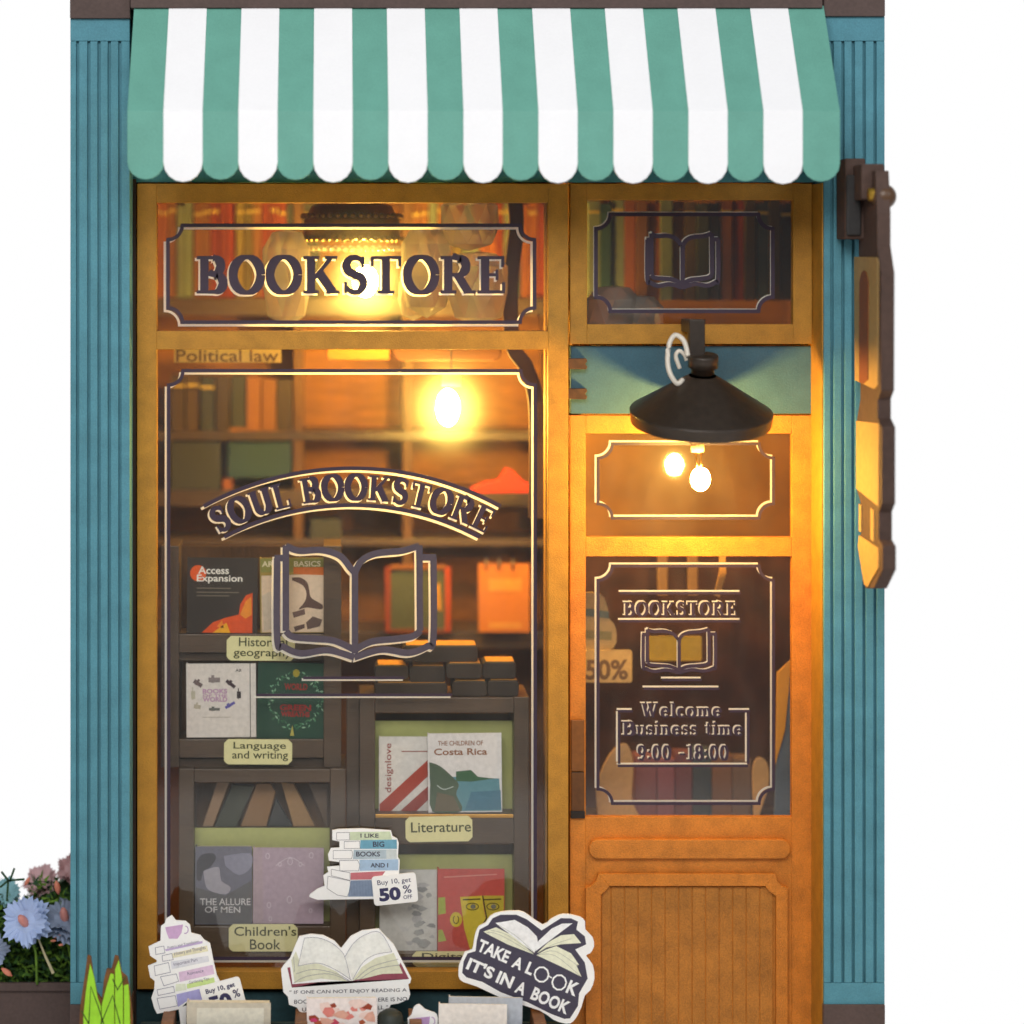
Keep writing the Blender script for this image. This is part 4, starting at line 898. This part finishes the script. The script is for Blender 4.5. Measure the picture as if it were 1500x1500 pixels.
b.prism(f([(868, 560), (892, 470), (1010, 360), (1100, 318), (1192, 315), (1085, 395), (960, 490)]), d-.58, .15, PW)
b.prism(f([(880, 575), (980, 480), (1090, 420), (1205, 410), (1268, 488), (1090, 500), (960, 530)]), d-.5, .15, PC)
b.prism(f([(875, 595), (960, 545), (1050, 515), (1180, 580), (1250, 680), (1225, 680), (1270, 785), (1080, 690)]), d-.45, .15, PC)
for q in ([(430, 392), (560, 420), (845, 583)], [(470, 375), (620, 420), (850, 580)], [(540, 330), (700, 430), (852, 570)], [(890, 590), (1040, 560), (1240, 690)], [(885, 592), (1040, 600), (1262, 780)], [(890, 575), (1000, 510), (1180, 450)]):
    b.line(smooth(f(q), 4), .6, d-.72, .1, C(180, 182, 168))
def tl(t, cx_, cy_, w_, h, rot=23.5):
    (x, y), = f([(cx_, cy_)]); w_ /= 6; h /= 6; text(b, t, x-w_/2, y-h/2, x+w_/2, y+h/2, d-.5, PW, rot, .035)
tl('TAKE', 500, 560, 290, 112); tl('A', 712, 665, 90, 105); tl('L', 820, 712, 62, 110); tl('K', 1195, 885, 95, 120)
for cx_, cy_ in ((920, 765), (1075, 835)):
    q = f(arc(cx_, cy_, 62, 66, 0, 360, 10)); b.line(q, 2.4, d-.5, .1, PW)
q = f([(985, 780), (1010, 795)]); b.line(q, 2, d-.5, .1, PW)
tl("IT'S", 385, 712, 245, 112); tl('IN', 600, 810, 145, 110); tl('A', 740, 885, 90, 110); tl('BOOK', 1000, 995, 350, 118)
b.build('slogan_print', st)

# ------------------------------------------------------------------ book bin outside at the bottom
GO = 'things in the outdoor book bin along the bottom'
def outb(x0, y0, x1, y1, d, th, m, label, draw=None, rot=0): return book(x0, y0, x1, y1, d, th, m, label, draw, rot, GO)
def o1(b, d, r, c, rot): b.prism(r([(288, 1477), (386, 1476), (386, 1600), (286, 1600)]), d, .1, C(228, 222, 204))
outb(273, 1469, 396, 1640, -70, 22, C(206, 196, 176), 'cream book with reddish page edges below the cup sticker', o1, .4)
def o2(b, d, r, c, rot):
    random.seed(3)
    for k in range(34):
        x, y = random.uniform(456, 545), random.uniform(1468, 1520); s_ = random.uniform(4, 15)
        g = random.choice([C(176, 84, 50), C(222, 130, 120), C(200, 70, 96), C(238, 210, 200), C(150, 60, 36), C(226, 170, 150), C(206, 60, 110)])
        pts = [(x+s_*random.uniform(.5, 1.2)*math.cos(a), y+s_*.6*random.uniform(.5, 1.2)*math.sin(a)) for a in (0, 1, 2, 3, 4, 5)]
        b.prism(r([(min(550, max(453, px)), max(1464, py)) for px, py in pts]), d-k*.012, .05, g)
outb(450, 1462, 553, 1640, -78, 14, C(238, 226, 222), 'pink and rust picture book in front of the open book sticker', o2, -.5)
outb(642, 1471, 742, 1640, -80, 12, C(236, 228, 220), 'cream book under the dark tilted sticker', None, .6)
outb(656, 1461, 764, 1640, -66, 13, C(190, 196, 206), 'grey blue book tucked behind the cream one at the bottom', None, 1.0)
b = M(); b.lathe([(.1*S, 0), (14*S, 4*S), (20*S, 22*S), (17*S, 40*S), (8*S, 46*S), (.1*S, 47*S)], P(572, 1526, -70), C(44, 50, 46), 14); tag(b.build('dark_pouch', bevel=0), 'small glossy dark pouch beside the pink picture book', 'pouch', GO)
st = thing('small_cup_sticker', 'small cut-out lilac cup sticker at the bottom edge', 'sticker', P(618, 1560, -70), GO)
b = M(); b.prism(smooth([(597, 1492), (603, 1486), (606, 1476), (614, 1471), (622, 1478), (632, 1482), (640, 1486), (641, 1500), (634, 1520), (630, 1600), (606, 1600), (604, 1520), (598, 1505)], 2), -72, 2.5, PAPER); b.prism([(604, 1492), (630, 1489), (627, 1512), (607, 1512)], -72.3, .2, C(196, 158, 206)); b.line(arc(632, 1496, 5, 6, -90, 100, 8), 1.4, -72.3, .2, C(190, 160, 200)); b.build('cup_print', st)
BB = thing('book_bin', 'dark wooden bin standing under the window along the bottom edge', 'bin', P(480, 1690, -60))
part('front_panel', lambda b: b.box(206, 1512, 800, 1700, -92, 6, DARKW), BB, 1)
part('rear_panel', lambda b: b.box(206, 1498, 834, 1700, -20, 6, mat('dark_teal_board', rgb(44, 62, 62), .7, .2)), BB, 1)
for x in (236, 432, 600, 782):
    part('divider', lambda b: b.box(x, 1497, x+18, 1700, -86, 60, mat('burnt_divider', rgb(128, 88, 60), .6, .3, 60, .2)), BB, 1)

# ------------------------------------------------------------------ painted grass tuft in front of the left pilaster
GT_ = thing('grass_cutout', 'lime green wooden grass tuft with burnt edges before the left pilaster', 'grass ornament', P(155, 1640, -90))
blade = [(116, 1500), (118, 1470), (124, 1430), (128, 1400), (133, 1402), (136, 1425), (142, 1455), (149, 1464), (152, 1436), (156, 1420), (163, 1420), (168, 1400), (173, 1402), (178, 1425), (186, 1432), (190, 1450), (194, 1490), (196, 1640), (112, 1640)]
b = M(); b.prism(blade, -96, 7, mat('burnt_ply', rgb(120, 78, 40), .7, .4, 60, .2)); b.build('ply_back', GT_, bevel=.5)
LIME = mat('lime_paint', rgb(160, 222, 50), .6, .1, 120, .15)
b = M()
for q in ([(121, 1640), (122, 1488), (126, 1450), (132, 1412), (138, 1432), (143, 1462), (148, 1475), (147, 1640)], [(149, 1640), (149, 1472), (156, 1445), (162, 1426), (167, 1428), (168, 1640)], [(168.5, 1640), (168.5, 1420), (174, 1406), (178, 1430), (180, 1446), (181, 1640)], [(181.5, 1640), (181.5, 1444), (188, 1442), (190, 1470), (192, 1640)]):
    b.prism(q, -99, 2.5, LIME)
b.build('painted_face', GT_, bevel=.4)
b = M()
for q in ([(130, 1500), (133, 1445), (144, 1475), (152, 1500)], [(148, 1500), (165, 1458), (176, 1500)], [(165, 1434), (172, 1450), (184, 1430)], [(119, 1480), (130, 1500)]):
    b.line(q, 1.6, -99.4, .3, C(60, 84, 24))
b.build('blade_lines', GT_)

# ------------------------------------------------------------------ planter with paper flowers at the left
PL = thing('planter_box', 'dark brown wooden planter at the left edge behind the pilaster', 'planter', P(30, 1700, 120))
part('front_board', lambda b: b.box(-80, 1445, 112, 1700, 100, 8, BROWN), PL, 1.5)
part('rim', lambda b: b.box(-82, 1440, 112, 1452, 94, 6, BROWN), PL, 1)
part('back_board', lambda b: b.box(-80, 1445, 112, 1700, 220, 8, BROWN), PL, 1.5)
random.seed(21)
FG = [mat('moss_a', rgb(66, 104, 40), .8, .3, 90, 0), mat('moss_b', rgb(104, 140, 48), .8, .3, 90, 0), mat('moss_c', rgb(40, 72, 44), .8, .3, 90, 0)]
b = M()
for k in range(9500):
    t = random.random(); x = random.uniform(-70, 118); yt = 1300+18*math.sin(x*.07)+10*math.sin(x*.19+1)
    y = yt+(1452-yt)*random.random()**.8; d_ = random.uniform(112, 205)
    s_ = random.uniform(4, 11)*S; a = random.uniform(0, 6.28); e = random.uniform(-.4, 1.4)
    u = Vector((math.cos(a)*math.cos(e), math.sin(a)*math.cos(e), math.sin(e))); v = u.cross(Vector((random.uniform(-1, 1), random.uniform(-1, 1), .3))).normalized()
    p = P(x, y, d_)
    b.add([p-v*s_*.3, p+v*s_*.3, p+u*s_*1.6], [[0, 1, 2]], FG[min(2, int(random.random()*3))])
b.build('foliage', PL, fix=False, kind='stuff')
part('moss_bed', lambda b: b.prism(smooth([(-80, 1700), (-80, 1330), (-30, 1322), (20, 1330), (60, 1318), (118, 1312), (118, 1700)], 5), 180, 30, FG[2]), PL, 0)
def flower(cx_, cy_, d_, R_, nrm, mcol, ccol, label, layers=3, pistil=True):
    T0 = thing('paper_flower', label, 'flower', P(cx_, cy_+R_, d_), 'serrated paper flowers in the planter')
    n_ = Vector(nrm).normalized(); q = n_.to_track_quat('Z', 'Y').to_matrix(); c = P(cx_, cy_, d_)
    for l in range(layers):
        b = M(); V = [c-n_*l*4*S]; m_ = 44; rr_ = R_*(1-.0*l)
        inner = []
        for k in range(m_):
            a = 2*math.pi*k/m_+l*.2; lobe = 1+.10*math.cos(5*a+l)
            r_ = rr_*lobe*(1.0 if k % 2 else .84)*random.uniform(.95, 1.04)
            r1 = rr_*.45
            V.append(c+q @ Vector((r1*math.cos(a), r1*math.sin(a), -2+1*math.cos(5*a)))*S-n_*l*5*S)
            V.append(c+q @ Vector((r_*math.cos(a), r_*math.sin(a), 5-l*7+3*math.sin(5*a)))*S-n_*l*5*S)
        fs = []
        for k in range(m_):
            i0, i1 = 1+2*k, 1+2*((k+1) % m_); fs += [[0, i0, i1], [i0, i0+1, i1+1, i1]]
        b.add(V, fs, mcol); o = b.build('petals', T0)
        so = o.modifiers.new('thick', 'SOLIDIFY'); so.thickness = .7*S
    if pistil:
        b = M(); p0 = c+n_*2*S; ax = (Vector((-.35, 0, .85))*.6+n_*.5).normalized()
        b.tube([p0-ax*14*S, p0-ax*8*S, p0, p0+ax*8*S, p0+ax*14*S], [2*S, 5.5*S, 6.5*S, 6*S, 3*S], ccol, 12); b.build('pistil', T0)
    b = M(); b.tube([c-n_*8*S, c-n_*14*S+Vector((.01, .01, -.05)), Vector((c.x+.015, c.y+.03, P(0, 1470, 0).z))], 2*S, FG[1], 8); b.build('stem', T0)
BLUE = mat('blue_paper', rgb(186, 206, 246), .6, .08, 60, .1, trans=.15); GRB = mat('slate_paper', rgb(150, 164, 190), .6, .12, 60, .1, trans=.15)
PINK = mat('pink_pistil', rgb(236, 160, 150), .5, .12, 60, .1, trans=.2); TQ = mat('aqua_paper', rgb(150, 196, 204), .6, .1, 60, .1); PKG = mat('rose_grey_paper', rgb(222, 184, 188), .6, .15, 60, .1, trans=.2)
flower(36, 1350, 60, 36, (-.3, -1, .25), BLUE, PINK, 'large pale blue serrated flower with a pink centre')
flower(94, 1344, 95, 33, (.2, -.5, .9), GRB, PINK, 'slate grey flower half hidden by the left pilaster')
flower(58, 1290, 150, 27, (-.4, -.5, .6), PKG, PINK, 'rose grey flower standing highest at the back', 2, False)
flower(8, 1306, 120, 22, (.1, -.8, .5), TQ, PINK, 'small aqua flower at the left edge', 2, False)
flower(-12, 1392, 90, 26, (.4, -.9, .2), GRB, PINK, 'dark slate flower cut off by the left frame edge', 2, False)
flower(104, 1272, 160, 22, (.2, -.6, .5), PKG, PINK, 'mauve flower peeking out beside the pilaster at the top', 2, False)
BUD = mat('salmon_bud', rgb(248, 160, 130), .5, .1, 60, .1, trans=.3)
for i, (x, y, d_, a, l_, lb) in enumerate(((84, 1300, 100, 100, 22, 'upright salmon bud above the slate flower'), (84, 1371, 84, 20, 12, 'salmon bud lying left of the pilaster'), (78, 1378, 84, 5, 9, 'small salmon bud below its neighbour'), (105, 1362, 84, 140, 14, 'salmon bud touching the pilaster edge'), (40, 1291, 90, 60, 14, 'salmon bud under the rose grey flower'), (10, 1424, 80, -35, 20, 'dull red bud low at the left edge'), (90, 1384, 82, 10, 9, 'tiny salmon bud low beside the pilaster'))):
    b = M(); p = P(x, y, d_); ax = Vector((math.cos(math.radians(a)), -.1, math.sin(math.radians(a)))); h = l_*.5*S
    b.tube([p-ax*h, p-ax*h*.5, p, p+ax*h*.5, p+ax*h], [1*S, l_*.18*S, l_*.22*S, l_*.18*S, .6*S], BUD, 10); tag(b.build('flower_bud'), lb, 'flower bud', 'salmon buds among the foliage')
b = M(); b.line([(54, 1370), (66, 1400), (78, 1426)], lambda t, x, y: 2+2.5*t, 78, 2, C(186, 176, 140)); tag(b.build('straw_blade'), 'dry straw-coloured blade slanting over the dark foliage', 'leaf')
b = M()
for q in ([(2, 1277), (12, 1290)], [(21, 1272), (14, 1292)], [(12, 1290), (36, 1288)], [(12, 1290), (10, 1320)], [(0, 1300), (12, 1290)]):
    b.line(q, 3, 84, 1, FG[2])
tag(b.build('leaf_sprig'), 'dark spiky sprig over the small aqua flower', 'leaf')
for o in bpy.data.objects:
    if '_loc' in o: del o['_loc']
